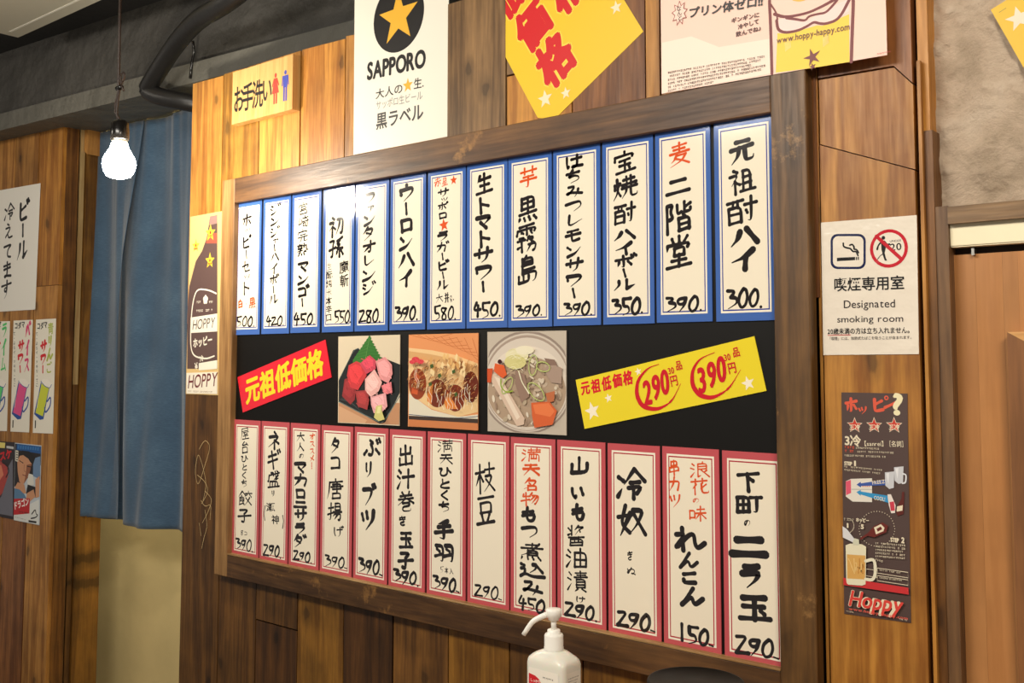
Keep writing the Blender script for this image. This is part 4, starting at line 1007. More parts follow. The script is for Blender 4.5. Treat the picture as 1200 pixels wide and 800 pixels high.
# yellow price banner
q = quad(STR, [(685.5, 502.3), (898.5, 457.8), (884.3, 393.8), (675, 445)], 0.0)
s = Sheet('slogan_card', 'long tilted yellow card with circled prices 290 and 390', 'sign', STR, q, (238, 216, 44), M['gloss'], 0.0, 0.0012)
ik = s.ink(); a, b = q[0], q[1]; ang = math.atan2(b[1]-a[1], b[0]-a[0])
mm = Map(STR, 0, 660, 380, 4.6154)
for x, y, r in ((160, 468, .0175), (247, 398, .0088), (408, 255, .0075), (1002, 318, .0125)):
    (c, d), = mm(x, y); ik.star(c, d, r, (250, 240, 214), rot=ang+.1)
for ch, (x, y) in zip('元祖低価格', ((122, 345), (178, 332), (236, 318), (294, 302), (352, 288))):
    (c, d), = mm(x, y); ik.type(ch, c, d, 0.026, RED, bold=0.035, sx=0.8, rot=ang, mid=True, shear=0.1)
PR = (206, 24, 40)
for txt, pts in (('290', ((458, 368), (505, 340), (552, 312))), ('390', ((752, 302), (806, 272), (858, 242)))):
    for ch, (x, y) in zip(txt, pts):
        (c, d), = mm(x, y); ik.type(ch, c, d, 0.058, PR, bold=0.028, sx=0.58, rot=ang, mid=True, shear=0.12)
def swoosh(*xy):
    ik.line(mm(*xy), 0.0078, PR, sm=3, prof=lambda t: 0.14+0.95*math.sin(math.pi*min(1, t*1.12)**1.3)**0.8 if t < .89 else 0.42*(1-t)/.11+.1)
swoosh(520, 215, 460, 235, 405, 300, 398, 380, 430, 445, 510, 462, 590, 420, 638, 320)
swoosh(820, 152, 740, 185, 700, 250, 700, 330, 740, 385, 810, 400, 900, 350, 962, 245)
for txt, x, y, sz in (('30', 586, 250, .015), ('品', 628, 222, .017), ('円', 602, 305, .020), ('30', 890, 178, .015), ('品', 938, 150, .017), ('円', 916, 236, .020)):
    (c, d), = mm(x, y); ik.type(txt, c, d, sz, PR, bold=0.02, sx=0.8, rot=ang, mid=True)
s.put(ik, 'lettering', 'red printed lettering and ring strokes')

# ================================================================== POSTERS ON THE PLANKS
BLK = (26, 24, 24)
# star poster
q = quad(MAIN, [(415, 181.5), (525.8, 160), (523, -50), (411.5, -50)])
q[3] = (q[0][0]+(-0.003), MAIN.px(413, -8)[1]+0.10); q[2] = (q[1][0], q[3][1])
s = Sheet('beer_poster', 'white poster with a gold star in a black oval above the board', 'poster', MAIN, q, (232, 226, 212), M['poster'], 0.0015, 0.0006)
ik = s.ink(); mm = Map(MAIN, 0.002, 400, 0, 4.0)
(cx_, cz_), = mm(270, 88); (l_, _), = mm(152, 88); (r_, _), = mm(388, 88); (_, b_), = mm(270, 243)
rx = (r_-l_)/2; ik.disc((l_+r_)/2, b_+rx, rx, rx, BLK, n=48)
ik.star((l_+r_)/2, b_+rx*0.98, rx*0.80, (226, 172, 52), rot=0.02, k=0.4)
def fit(ik, mm, txt, x0, y0, x1, y1, hpx, col, bold=.03, shear=0.0, **kw):
    """type set between two crop points on a baseline, with the given height in the crop"""
    (a, b), (c, d) = mm(x0, y0, x1, y1); (e, f), = mm(x0, y0-hpx)
    ang = math.atan2(d-b, c-a); ln = math.hypot(c-a, d-b); h = abs(f-b)
    n = 0.0
    for ch in txt:
        if ch == ' ': n += .32; continue
        v, _ = glyph(ch, bold); 
        n += 1.0 if ord(ch) > 0x2000 else max(p[0] for p in v)-min(p[0] for p in v)+0.09
    size = h/(0.86 if ord(txt[0]) > 0x2000 else 0.72); ik.type(txt, a, b, size, col, bold=bold, sx=ln/(n*size), rot=ang, shear=shear, **kw)
fit(ik, mm, 'SAPPORO', 120, 374, 432, 304, 80, BLK, bold=0.035)
fit(ik, mm, '大人の', 160, 462, 290, 430, 42, BLK, bold=0.012)
(a, b), = mm(312, 400); ik.star(a, b, 0.0165, (226, 172, 52))
fit(ik, mm, '生.', 338, 415, 388, 405, 46, BLK, bold=0.012)
fit(ik, mm, 'サッポロ生ビール', 162, 512, 382, 462, 38, (132, 130, 126), bold=0.0)
fit(ik, mm, '黒ラベル', 162, 602, 386, 552, 70, (60, 58, 58), bold=0.02)
s.put(ik, 'printed_picture')

# yellow diamond poster
m = Map(MAIN, 0.001, 540, 0, 5.0)
E0, E1 = MAIN.px(557, 0, .001), MAIN.px(630, 137, .001); F0, F1 = MAIN.px(754.3, 37, .001), MAIN.px(655.5, 134.5, .001)
u = Vector((E1[0]-E0[0], E1[1]-E0[1])).normalized(); v_ = Vector((F0[0]-F1[0], F0[1]-F1[1])).normalized()
A = Vector(E0); B = Vector(F0)
den = u.x*v_.y-u.y*v_.x; tt = ((B-A).x*v_.y-(B-A).y*v_.x)/den; C = A+u*tt
tip1 = C-u*0.030; tip2 = C+v_*0.030
D2 = Vector(F0)-Vector((0.35*math.cos(1.02), -0.35*math.sin(1.02)))
Etop = tip1-u*0.62; Dtop = Vector(F0)-u*0.62
s = Sheet('price_poster', 'large tilted yellow poster with heavy red characters, corner pointing down', 'poster', MAIN, [tuple(tip1), tuple(tip2), tuple(F0), tuple(Dtop), tuple(Etop)], (238, 196, 38), M['poster'], 0.0015, 0.0006)
ik = s.ink(); ang = math.atan2(u.x, -u.y)
for col, bd, dz_ in (((246, 214, 80), 0.085, 0), ((208, 18, 24), 0.052, 0)):
    for ch, x, y, sz in (('格', 553, 348, .096), ('価', 420, 150, .092), ('低', 290, -40, .092), ('祖', 165, -225, .092), ('格', 625, -75, .092), ('価', 500, -262, .092)):
        (a, b), = m(x, y); ik.type(ch, a, b, sz, col, bold=bd, sx=0.88, rot=ang+0.12, mid=True, shear=0.1)
for x, y, r in ((497, 580, .0185), (618, 546, .0125), (913, 45, .0135)):
    (a, b), = m(x, y); ik.star(a, b, r, (244, 226, 190), rot=0.1)
s.put(ik, 'printed_picture')

# pink poster with the glass
m = Map(MAIN, 0.001, 760, 0, 4.0)
q = quad(MAIN, [(775.5, 110.5), (1039.8, 64.5)], 0.029); tz = MAIN.px(1040, -30)[1]+0.14
s = Sheet('drink_poster', 'pale pink poster with a drawn glass of yellow drink, right of the yellow poster', 'poster', MAIN, [(q[0][0], q[0][1]+.001), (q[1][0], q[1][1]), (q[1][0], tz), (q[0][0], tz)], (248, 208, 190), M['poster'], 0.0290, 0.0006)
m = Map(MAIN, 0.030, 760, 0, 4.0)
ik = s.ink(); DR = (112, 12, 12)
mpoly(ik, m, (250, 226, 208), 62, 438, 62, 200, 200, 170, 330, 220, 575, 180, 575, 343)
mpoly(ik, m, (244, 206, 50), 604, 155, 640, 158, 745, 132, 790, 118, 815, 120, 940, 66, 942, 290, 770, 318, 596, 340)
mpoly(ik, m, (250, 214, 206), 606, 92, 640, 84, 745, 96, 800, 62, 880, 20, 942, -6, 940, 50, 880, 100, 820, 116, 790, 102, 745, 122, 640, 152, 612, 146)
mline(ik, m, .0052, DR, 578, 345, 572, 120, 566, 10, 570, -40, prof=lambda t: 1)
mline(ik, m, .0052, DR, 950, 290, 955, 130, 960, 10, 958, -40, prof=lambda t: 1)
mline(ik, m, .0050, DR, 590, 66, 640, 82, 745, 62, 830, 22, 890, -14)
mline(ik, m, .0048, DR, 600, 96, 606, 140, 640, 154, 700, 144, 745, 122, 775, 102, 800, 110, 830, 112, 880, 96, 910, 60, 945, -10)
mline(ik, m, .0042, DR, 646, 84, 690, 90, 735, 98, 750, 76, 790, 66, 830, 60, 860, 30, 890, -8)
mline(ik, m, .003, DR, 572, 20, 600, 60, 604, 92)
mline(ik, m, .0046, (240, 190, 70), 680, -4, 705, 3, 730, -4)
for k in range(14): mline(ik, m, .0008, (250, 236, 150), 640+k*4+(k > 6)*150, 200-k*3, 642+k*4+(k > 6)*150, 240-k*3)
fit(ik, m, 'www.hoppy-happy.com', 600, 205, 944, 138, 30, (96, 22, 20), bold=0.012)
(a, b), = m(768, 268); ik.star(a, b, .0150, (110, 24, 22), rot=0.25, k=.33, sx=1.0)
(a, b), = m(770, 312); ik.star(a, b, .006, (110, 24, 22), rot=0.25, k=.4)
(a, b), = m(146, 62)
ik.star(a, b, .0225, (150, 70, 60), n=9, k=.62, sx=.72); ik.star(a, b, .0195, (250, 214, 198), n=9, k=.62, sx=.70)
for k, ch in enumerate('カピッ' if 0 else 'なんと'): 
    (a2, b2), = m(146+(k-1)*3, 40+k*22); ik.type(ch, a2, b2, .010, BLK, bold=.02, mid=True)
fit(ik, m, 'プリン体ゼロ!!', 186, 82, 545, 22, 44, BLK, bold=0.035)
fit(ik, m, 'ギンギンに', 388, 108, 522, 78, 22, (80, 34, 30), bold=0.03)
fit(ik, m, '冷やして', 420, 138, 520, 108, 22, (80, 34, 30), bold=0.03)
fit(ik, m, '飲んでね♪', 410, 172, 544, 138, 22, (80, 34, 30), bold=0.03)
for k in range(6):
    (a, b), (c, d) = m(92, 340+k*17, 552, 262+k*14.5); sl = (d-b)/(c-a)
    if k == 5: c = a+(c-a)*.6
    ik.tiny(a, c-(0.01*(k % 3)), b-.002, .0034, (120, 92, 84), slope=sl)
(a, b), = m(1072, 256); ik.tiny(a, a+.02, b, .0018, (190, 60, 60))
s.put(ik, 'printed_picture')

# yellow poster at the right edge, on the plaster
c0 = PLAS.px(1161, 11.5, .013); d1 = PLAS.px(1200, 80, .013); d2 = PLAS.px(1181, 0, .013)
u = (Vector(d1)-Vector(c0)).normalized(); v_ = (Vector(d2)-Vector(c0)).normalized()
v_ = Vector((-u.y, u.x)); C = Vector(c0)
s = Sheet('price_poster', 'yellow poster corner with a white star on the grey plaster wall at the right edge', 'poster', PLAS, [tuple(C+u*.34), tuple(C+u*.34+v_*.4), tuple(C+v_*.4), tuple(C)], (238, 192, 40), M['poster'], 0.0125, 0.0006)
ik = s.ink(); m = Map(PLAS, 0.013, 1140, 0, 8.883)
(a, b), = m(478, 190); ik.star(a, b, .0185, (248, 226, 200), rot=0.2)
mline(ik, m, .0009, (150, 130, 60), 275, 130, 345, 85)
s.put_apart(ik, 'printed_picture')

# bottle poster behind the board's left post
m = Map(MAIN, 0.001, 215, 250, 7.277)
q = quad(MAIN, [(219, 461.5), (256, 462.2), (256, 251.5), (221.5, 254.5)]); xe = fx1+0.0
m1 = Map(MAIN, 0.001, 200, 240, 3.333)
zt, zb = q[3][1], q[0][1]
s = Sheet('drink_poster', 'narrow poster of a brown bottle beside the menu board, left', 'poster', MAIN, [(XL+0.004, zb), (fx0-0.001, zb), (fx0-0.001, zt+.002), (XL+0.006, zt)], (224, 190, 126), M['poster'], 0.0015, 0.0006)
ik = s.ink(); BR = (92, 70, 66); xi = fx0-0.0012
def clp(pts): return [(min(x, xi), z) for x, z in pts]
def bp(col, *xy): ik.poly(clp(m1(*xy)), col)
bp(BR, 74, 640, 66, 640, 68, 400, 74, 320, 100, 220, 124, 180, 142, 130, 150, 80, 155, 45, 184, 40, 184, 640)
bp((150, 118, 112), 152, 80, 155, 45, 184, 42, 184, 72)
bp((186, 84, 64), 143, 130, 147, 110, 184, 110, 184, 150, 140, 150)
for x, y, r in ((100, 160, .019), (157, 110, .024), (155, 218, .022)):
    (a, b), = m1(x, y); a = min(a, xi-r*1.0); ik.star(a, b, r, (236, 208, 60)); ik.disc(a, b+.001, r*.16, r*.2, (208, 40, 30), n=8)
    for k in (-1, 0, 1): ik.rect(a+k*.006-.002, a+k*.006+.002, b-.010, b-.005, (208, 40, 30), up=False)
LW = (240, 232, 214)
ik.line(clp(m1(180, 346, 150, 332, 104, 328, 88, 380, 80, 470, 80, 560, 94, 592, 140, 602, 172, 590)), .0042, LW, prof=lambda t: 1)
(a, b), = m1(138, 370)
for k in range(5): ik.disc(a+.0065*math.cos(k*1.257+.3), b+.0065*math.sin(k*1.257+.3), .0052, .0062, LW, n=10)
for x_ in (104, 152): (a, b), (c, d) = m1(x_, 384, x_+15, 380); ik.tiny(a, c, b, .006, LW)
(a, b), (c, d) = m1(102, 418, 164, 412); ik.tiny(a, min(c, xi-.006), b, .006, LW)
bp(LW, 80, 440, 184, 424, 184, 494, 80, 500)
fit(ik, m1, 'HOPPY', 86, 488, 174, 478, 40, (66, 44, 40), bold=.0, shear=.2)
fit(ik, m1, 'ホッピー', 90, 556, 166, 540, 34, LW, bold=.03)
fit(ik, m1, 'やなぎ'[:0] or '冷', 116, 612, 132, 606, 22, LW, bold=.03)
fit(ik, m1, '¥', 96, 644, 110, 640, 26, LW, bold=.02)
bp(LW, 112, 618, 184, 606, 184, 640, 112, 646)
bp(LW, 64, 656, 184, 652, 184, 738, 64, 736)
fit(ik, m1, 'HOPPY', 68, 716, 184, 706, 52, (110, 40, 40), bold=.01, shear=.2)
(a, b), (c, d) = m1(70, 730, 166, 728); ik.tiny(a, min(c, xi-.006), b, .004, (176, 150, 126))
s.put(ik, 'printed_picture')
ik = None

# toilet sign block
q = quad(MAIN, [(272.4, 146.3), (343.2, 127.3), (342.6, 62.6), (272.2, 85.8)], 0.024)
x0 = (q[0][0]+q[3][0])/2; x1 = (q[1][0]+q[2][0])/2; z0 = (q[0][1]+q[1][1])/2; z1 = (q[2][1]+q[3][1])/2
s = Sheet('toilet_sign', 'thick pine block sign with a red woman and blue man figure', 'sign', MAIN, [(x0, z0), (x1, z0), (x1, z1), (x0, z1)], (230, 190, 120), M['print'], 0.002, 0.022, base_mat=M['sign'])
ik = s.ink(); m = Map(MAIN, 0.0245, 180, 40, 4.0)
for ch, x, y, h in (('お', 400, 303, .060), ('手', 441, 292, .060), ('洗', 487, 280, .060), ('い', 532, 262, .056)):
    (a, b), = m(x, y); ik.type(ch, a, b, h*1.25, (30, 26, 26), bold=0.018, sx=.62, mid=True)
def figure(x, y0, y1, col, woman):
    (a, t), (_, b) = m(x, y0, x, y1); h = t-b; w = h*.30
    ik.disc(a, t-h*.075, h*.062, h*.075, col)
    if woman:
        ik.poly([(a-w*.32, t-h*.17), (a+w*.32, t-h*.17), (a+w*.62, t-h*.42), (a+w*.50, t-h*.44), (a+w*.3, t-h*.30), (a+w*.62, t-h*.66), (a-w*.62, t-h*.66), (a-w*.3, t-h*.30), (a-w*.50, t-h*.44), (a-w*.62, t-h*.42)], col)
    else:
        ik.poly([(a-w*.5, t-h*.17), (a+w*.5, t-h*.17), (a+w*.62, t-h*.5), (a+w*.46, t-h*.5), (a+w*.36, t-h*.28), (a+w*.36, t-h*.56), (a-w*.36, t-h*.56), (a-w*.36, t-h*.28), (a-w*.46, t-h*.5), (a-w*.62, t-h*.5)], col)
    for d in (-1, 1): ik.rect(a+d*w*.19-w*.13, a+d*w*.19+w*.13, b, t-h*(.6 if woman else .5), col, up=False)
    ik.lay += 1
figure(572, 182, 326, (214, 62, 48), True); figure(618, 168, 312, (62, 70, 156), False)
s.put(ik, 'lettering')

# smoking-room notice
m = Map(MAIN, 0.0045, 940, 220, 3.6346)
q = m(80, 148, 488, 116, 497, 708, 90, 712)
s = Sheet('smoking_notice', 'white laminated notice with cigarette and crossed-out walker symbols', 'notice', MAIN, [q[3], q[2], q[1], q[0]], (240, 230, 214), M['film'], 0.0035, 0.0008)
ik = s.ink(); NV = (22, 30, 78)
def rr(x0, y0, x1, y1, r, col):
    p = []
    for cx_, cy_, a0 in ((x1-r, y0+r, -90), (x1-r, y1-r, 0), (x0+r, y1-r, 90), (x0+r, y0+r, 180)):
        for k in range(6): a = math.radians(a0+k*18); p += [cx_+r*math.cos(a), cy_+r*math.sin(a)]
    mpoly(ik, m, col, *p)
rr(121, 196, 271, 346, 30, NV); rr(131, 206, 261, 336, 22, (240, 230, 214))
mpoly(ik, m, BLK, 148, 298, 226, 294, 226, 308, 148, 313); mpoly(ik, m, BLK, 229, 294, 234, 294, 234, 308, 229, 308); mpoly(ik, m, BLK, 237, 293, 242, 293, 242, 307, 237, 307)
mline(ik, m, .0026, BLK, 175, 236, 176, 250, 190, 256, 206, 258, 216, 272, 230, 270, 238, 288, prof=lambda t: 1)
mline(ik, m, .0026, BLK, 203, 244, 214, 240, 222, 252, 220, 262, 232, 262, 240, 276, prof=lambda t: 1)
mdisc(ik, m, 369, 258, 82, (200, 24, 44)); mdisc(ik, m, 369, 258, 68, (240, 230, 214))
mdisc(ik, m, 346, 213, 8, BLK)
mpoly(ik, m, BLK, 336, 226, 352, 224, 358, 250, 352, 276, 356, 296, 362, 310, 352, 310, 344, 288, 338, 262)
mline(ik, m, .0028, BLK, 338, 230, 324, 246, 320, 262); mline(ik, m, .0028, BLK, 352, 230, 362, 242, 372, 240)
mline(ik, m, .0012, BLK, 346, 280, 332, 290, 322, 304)
fit(ik, m, 'UNDER', 373, 232, 424, 228, 9, BLK, bold=0.0)
fit(ik, m, '20', 374, 268, 426, 263, 30, BLK, bold=0.012)
mline(ik, m, .0052, (200, 24, 44), 316, 206, 424, 304, prof=lambda t: 1)
fit(ik, m, '喫煙専用室', 134, 436, 438, 426, 52, BLK, bold=0.014)
fit(ik, m, 'Designated', 176, 512, 398, 508, 34, (40, 32, 34), bold=0.0)
fit(ik, m, 'smoking room', 148, 573, 433, 569, 28, (40, 32, 34), bold=0.0)
fit(ik, m, '20歳未満の方は立ち入れません。', 108, 622, 474, 616, 20, BLK, bold=0.01)
mline(ik, m, .0009, (200, 40, 50), 110, 628, 206, 626, prof=lambda t: 1)
fit(ik, m, '「喫煙」には、加熱式たばこを吸うことが含まれます。', 110, 648, 476, 642, 13, (60, 52, 50), bold=0.0)
s.put(ik, 'lettering')

# tall dark drink poster
m = Map(MAIN, 0.002, 960, 440, 2.664)
q = m(71, 52, 277, 56, 288, 771, 80, 742)
zb = (q[2][1]+q[3][1])/2
s = Sheet('drink_poster', 'tall narrow dark brown poster with red stars and a beer mug, below the notice', 'poster', MAIN, [q[3], q[2], q[1], q[0]], (84, 66, 62), M['poster'], 0.0035, 0.0006)
ik = s.ink(); mu = Map(MAIN, .0045, 965, 450, 5.718); ml = Map(MAIN, .0045, 965, 580, 5.0)
OR = (226, 92, 66); CRM = (236, 224, 196)
for ch, x, y, w_, h_ in (('ホ', 185, 142, 100, 110), ('ッ', 262, 175, 66, 60), ('ピ', 370, 138, 105, 110), ('一', 452, 146, 84, 50)):
    (a, b), (c, d) = mu(x-w_/2, y-h_/2, x+w_/2, y+h_/2)
    if ch == '一': ik.line(mu(412, 156, 484, 124), .0045, OR)
    elif ch == 'ピ': ik.brush('ヒ', a, b, (c-a)*.92, b-d, .16, OR)
    else: ik.brush(ch, a, b, c-a, b-d, .15, OR)
(a, b), = mu(421, 92); ik.disc(a, b, .0034, .0034, OR); ik.disc(a, b, .0016, .0016, (84, 66, 62)); ik.lay += 1
fit(ik, mu, '?', 462, 200, 566, 204, 140, (242, 232, 190), bold=0.04)
for x in (209, 340, 474):
    (a, b), = mu(x, 276); ik.star(a, b, .0125, CRM); ik.star(a, b, .0106, (206, 56, 44)); 
    fit(ik, mu, '三冷', x-36, 302, x+38, 302, 34, CRM, bold=.03)
fit(ik, mu, '3冷', 142, 405, 258, 412, 58, CRM, bold=.03)
fit(ik, mu, '【sanrei】', 252, 412, 428, 414, 34, CRM, bold=.01); fit(ik, mu, '［名詞］', 420, 414, 560, 418, 36, CRM, bold=.01)
for k, (x0, x1) in enumerate(((218, 372), (228, 474), (142, 412))):
    (a, b), (c, d) = mu(x0, 432+k*25, x1, 438+k*27); ik.tiny(a, c, b, .0026, CRM, slope=(d-b)/(c-a))
for k in range(2): (a, b), (c, d) = mu(144, 428+k*25, 208, 432+k*25); ik.tiny(a, c, b, .0036, OR)
fit(ik, mu, 'STEP', 140, 540, 202, 546, 24, CRM, bold=.05); fit(ik, mu, '1', 204, 546, 228, 548, 34, CRM, bold=.05)
for k in range(2): (a, b), (c, d) = mu(140, 556+k*22, 398-k*10, 582+k*22); ik.tiny(a, c, b, .0024, CRM, slope=(d-b)/(c-a))
# fridge box, arrows, mugs and bottles
mpoly(ik, mu, (232, 226, 214), 150, 650, 185, 634, 326, 630, 326, 790, 196, 786, 150, 752)
mpoly(ik, mu, (226, 90, 116), 150, 652, 184, 640, 186, 728, 152, 744); mpoly(ik, mu, (198, 196, 190), 188, 700, 326, 702, 326, 708, 188, 708)
for k in range(4): mpoly(ik, mu, (236, 150, 120), 262+k*14, 664, 270+k*14, 664, 270+k*14, 688, 262+k*14, 688)
mpoly(ik, mu, (62, 92, 168), 222, 672, 250, 654, 252, 664, 440, 634, 440, 676, 252, 682, 252, 692)
mpoly(ik, mu, (52, 150, 206), 222, 722, 250, 708, 250, 718, 440, 748, 440, 796, 250, 738, 250, 748)
fit(ik, mu, 'FREEZE', 328, 672, 430, 660, 24, CRM, bold=.02); fit(ik, mu, 'COOL!', 338, 772, 414, 784, 26, CRM, bold=.02)
for x, y in ((412, 590), (474, 556)):
    mpoly(ik, mu, (206, 208, 214), x, y, x+64, y-6, x+60, y+104, x+30, y+112, x+4, y+90); mpoly(ik, mu, (232, 234, 238), x+8, y+8, x+30, y+4, x+24, y+80)
mline(ik, mu, .0022, (226, 228, 232), 534, 600, 556, 606, 552, 660, 530, 664, prof=lambda t: 1)
mb_ = Map(MAIN, .0045, 965, 580, 5.0)
mpoly(ik, mb_, (236, 226, 218), 376, -5, 396, -6, 424, 60, 420, 104, 398, 106, 384, 60); mpoly(ik, mb_, (206, 60, 80), 388, 40, 414, 36, 420, 90, 396, 92)
mpoly(ik, mb_, (96, 36, 30), 462, -20, 474, -20, 474, 20, 470, 110, 436, 122, 426, 96, 440, 50, 458, 20); mpoly(ik, mb_, CRM, 432, 66, 466, 58, 464, 90, 430, 96)
# mixing step
for k in range(40):
    a_ = 2*math.pi*k/40; mdisc(ik, ml, 315+104*math.cos(a_), 196+102*math.sin(a_), 2.4, CRM)
for k in range(18):
    a_ = -1.4+2.6*k/17; mdisc(ik, ml, 140+42*math.cos(a_), 178+44*math.sin(a_), 2.2, CRM)
(a, b), (c, d) = ml(124, 138, 182, 148); ik.tiny(a, c, b-.002, .004, (190, 180, 160)); fit(ik, ml, 'ホッピー', 194, 152, 272, 158, 22, CRM, bold=.04)
fit(ik, ml, '1', 140, 188, 158, 190, 26, CRM, bold=.05); fit(ik, ml, '5', 222, 194, 244, 198, 26, CRM, bold=.05)
mpoly(ik, ml, (110, 40, 34), 218, 250, 262, 222, 300, 180, 350, 158, 382, 178, 372, 216, 300, 246, 262, 236, 222, 262)
mpoly(ik, ml, CRM, 300, 188, 340, 168, 362, 190, 354, 210, 312, 228); mpoly(ik, ml, (110, 40, 34), 314, 196, 340, 182, 348, 198, 322, 212)
mpoly(ik, ml, (224, 224, 226), 116, 180, 140, 196, 184, 252, 178, 276, 118, 246)
mpoly(ik, ml, (236, 230, 200), 134, 292, 160, 282, 230, 286, 254, 300, 252, 520, 230, 528, 150, 522, 138, 512)
mpoly(ik, ml, (220, 170, 92), 142, 345, 250, 352, 248, 492, 144, 486)
for k in range(9): mline(ik, ml, .0014, random.choice([(236, 200, 130), (200, 140, 66)]), 150+k*11, 370+k % 3*26, 162+k*9, 392+k % 4*22, 170+k*8, 420+k % 3*18)
mline(ik, ml, .0046, (236, 230, 204), 252, 384, 296, 372, 308, 400, 308, 470, 290, 496, 252, 490, prof=lambda t: 1)
mpoly(ik, ml, (214, 214, 190), 176, 274, 186, 250, 212, 258, 214, 290, 178, 290)
fit(ik, ml, 'STEP', 398, 270, 456, 276, 24, CRM, bold=.05); fit(ik, ml, '2', 460, 276, 482, 280, 32, CRM, bold=.05)
for k in range(6): (a, b), (c, d) = ml(310, 284+k*19, 486-(k == 5)*130, 298+k*19); ik.tiny(a, c, b, .0026, CRM, slope=(d-b)/(c-a))
mpoly(ik, ml, (206, 50, 54), 120, 480, 136, 484, 140, 512, 152, 524, 232, 530, 252, 522, 252, 500, 502, 540, 504, 580, 122, 524)
for y0 in (424, 468):
    p = ml(320, y0, 500, y0+26, 500, y0+58, 320, y0+30, 320, y0); ik.line(p, .0008, CRM, sm=0, prof=lambda t: 1)
    (a, b), (c, d) = ml(332, y0+16, 470, y0+34); ik.tiny(a, c, b, .002, CRM, slope=(d-b)/(c-a))
mline(ik, ml, .0007, CRM, 256, 430, 320, 438); mline(ik, ml, .0007, CRM, 256, 470, 320, 480)
fit(ik, ml, 'HOPPY'[:0] or 'Hoppy', 150, 642, 494, 692, 92, CRM, bold=.04, shear=.25); fit(ik, ml, 'Hoppy', 150, 642, 494, 692, 92, (222, 70, 60), bold=.022, shear=.25)
fit(ik, ml, 'www.hoppy-happy.com', 152, 668, 500, 728, 16, (222, 90, 74), bold=.02)
(a, b), (c, d) = ml(140, 680, 180, 684); ik.tiny(a, c, b, .0018, CRM); (a, b), (c, d) = ml(450, 726, 494, 734); ik.tiny(a, c, b, .0018, CRM)
s.put(ik, 'printed_picture')

# ================================================================== PAPERS ON THE LEFT PLANKS
m = Map(LEFT, 0.003, 0, 205, 4.85)
q = m(220, 48, 210, 764); zt, zb = q[0][1], q[1][1]; sr_ = (q[0][0]+q[1][0])/2
s = Sheet('brush_notice', 'large white paper with black brush writing on the left plank wall', 'notice', LEFT, [(sr_-.42, zb-.002), (sr_-.003, zb), (sr_+.003, zt), (sr_-.42, zt)], (236, 232, 222), M['poster'], 0.0025, 0.0006)
ik = s.ink()
def vb(txt, x, y0, y1, w_, wt):
    (a, b), (_, c) = m(x, y0, x, y1); (d, _), (e, _) = m(x-w_/2, y0, x+w_/2, y0); ik.column(txt, a, b, c, e-d, wt, BLK)
vb('ビール', 138, 140, 490, 66, .13); vb('冷えてます', 54, 155, 705, 62, .10)
s.put(ik, 'lettering')
# three sour posters
m = Map(LEFT, 0.003, 0, 365, 5.333)
for k, (x0, xt1, xb0, xb1, col, dcol, name, words) in enumerate(((225, 350, 205, 330, (206, 212, 60), (176, 188, 70), 'yellow', '青りんご'), (85, 205, 65, 182, (226, 82, 140), (222, 70, 120), 'pink', 'バイス'), (-62, 62, -72, 43, (90, 206, 120), (84, 200, 110), 'green', 'ライム'))):
    ty, by = (50, 757)
    q = [m(xb0, by-k*8)[0], m(xb1, by+6-k*8)[0], m(xt1, 43+k*8)[0], m(x0, 50+k*6)[0]]
    s = Sheet('sour_poster', 'slim white poster with a drawn %s drink in a mug, left plank wall' % name, 'poster', LEFT, q, (240, 234, 218), M['poster'], 0.0025, 0.0006, 'slim drink posters on the left wall')
    ik = s.ink(); dx = x0-225
    def f(*xy): return m(*[v+(dx if i % 2 == 0 else -k*2) for i, v in enumerate(xy)])
    BL = (34, 76, 156)
    ik.poly(f(258, 430, 312, 462, 272, 672, 250, 676, 214, 640, 222, 600), BL); ik.poly(f(262, 440, 308, 470, 268, 655, 222, 632), col)
    ik.poly(f(254, 440, 268, 420, 300, 424, 322, 452, 312, 480, 286, 470, 262, 450), (246, 240, 226))
    ik.line(f(256, 436, 280, 466, 312, 480, 322, 456), .0028, BL); ik.line(f(246, 470, 232, 600), .0024, (240, 236, 210))
    ik.line(f(296, 560, 318, 528, 316, 590, 284, 636, 280, 600), .006, BL, prof=lambda t: 1)
    (a, b), (c, _) = f(232, 82, 292, 74)
    for j, ch in enumerate('コダマ'):
        (a, b), = f(242+j*22, 92-j*4); ik.type(ch, a, b, .026, BLK, bold=.03, mid=True, sx=.8)
    (a, b), (_, c) = f(318, 66, 318, 388); ik.column(words, a, b, c, .036, .17, dcol)
    (a, b), (_, c) = f(274, 182, 274, 388); ik.column('サワー', a, b, c, .038, .19, (214, 30, 40))
    for j in range(12): (a, b), = f(230+j*.2, 140+j*29); ik.type('・' if j % 4 == 1 else 'てこよらイスッキリり・'[j % 10], a, b, .014, BLK, bold=.01, mid=True)
    (a, b), = f(222, 705); ik.rect(a-.003, a+.003, b-.012, b+.014, BLK)
    s.put(ik, 'printed_picture')
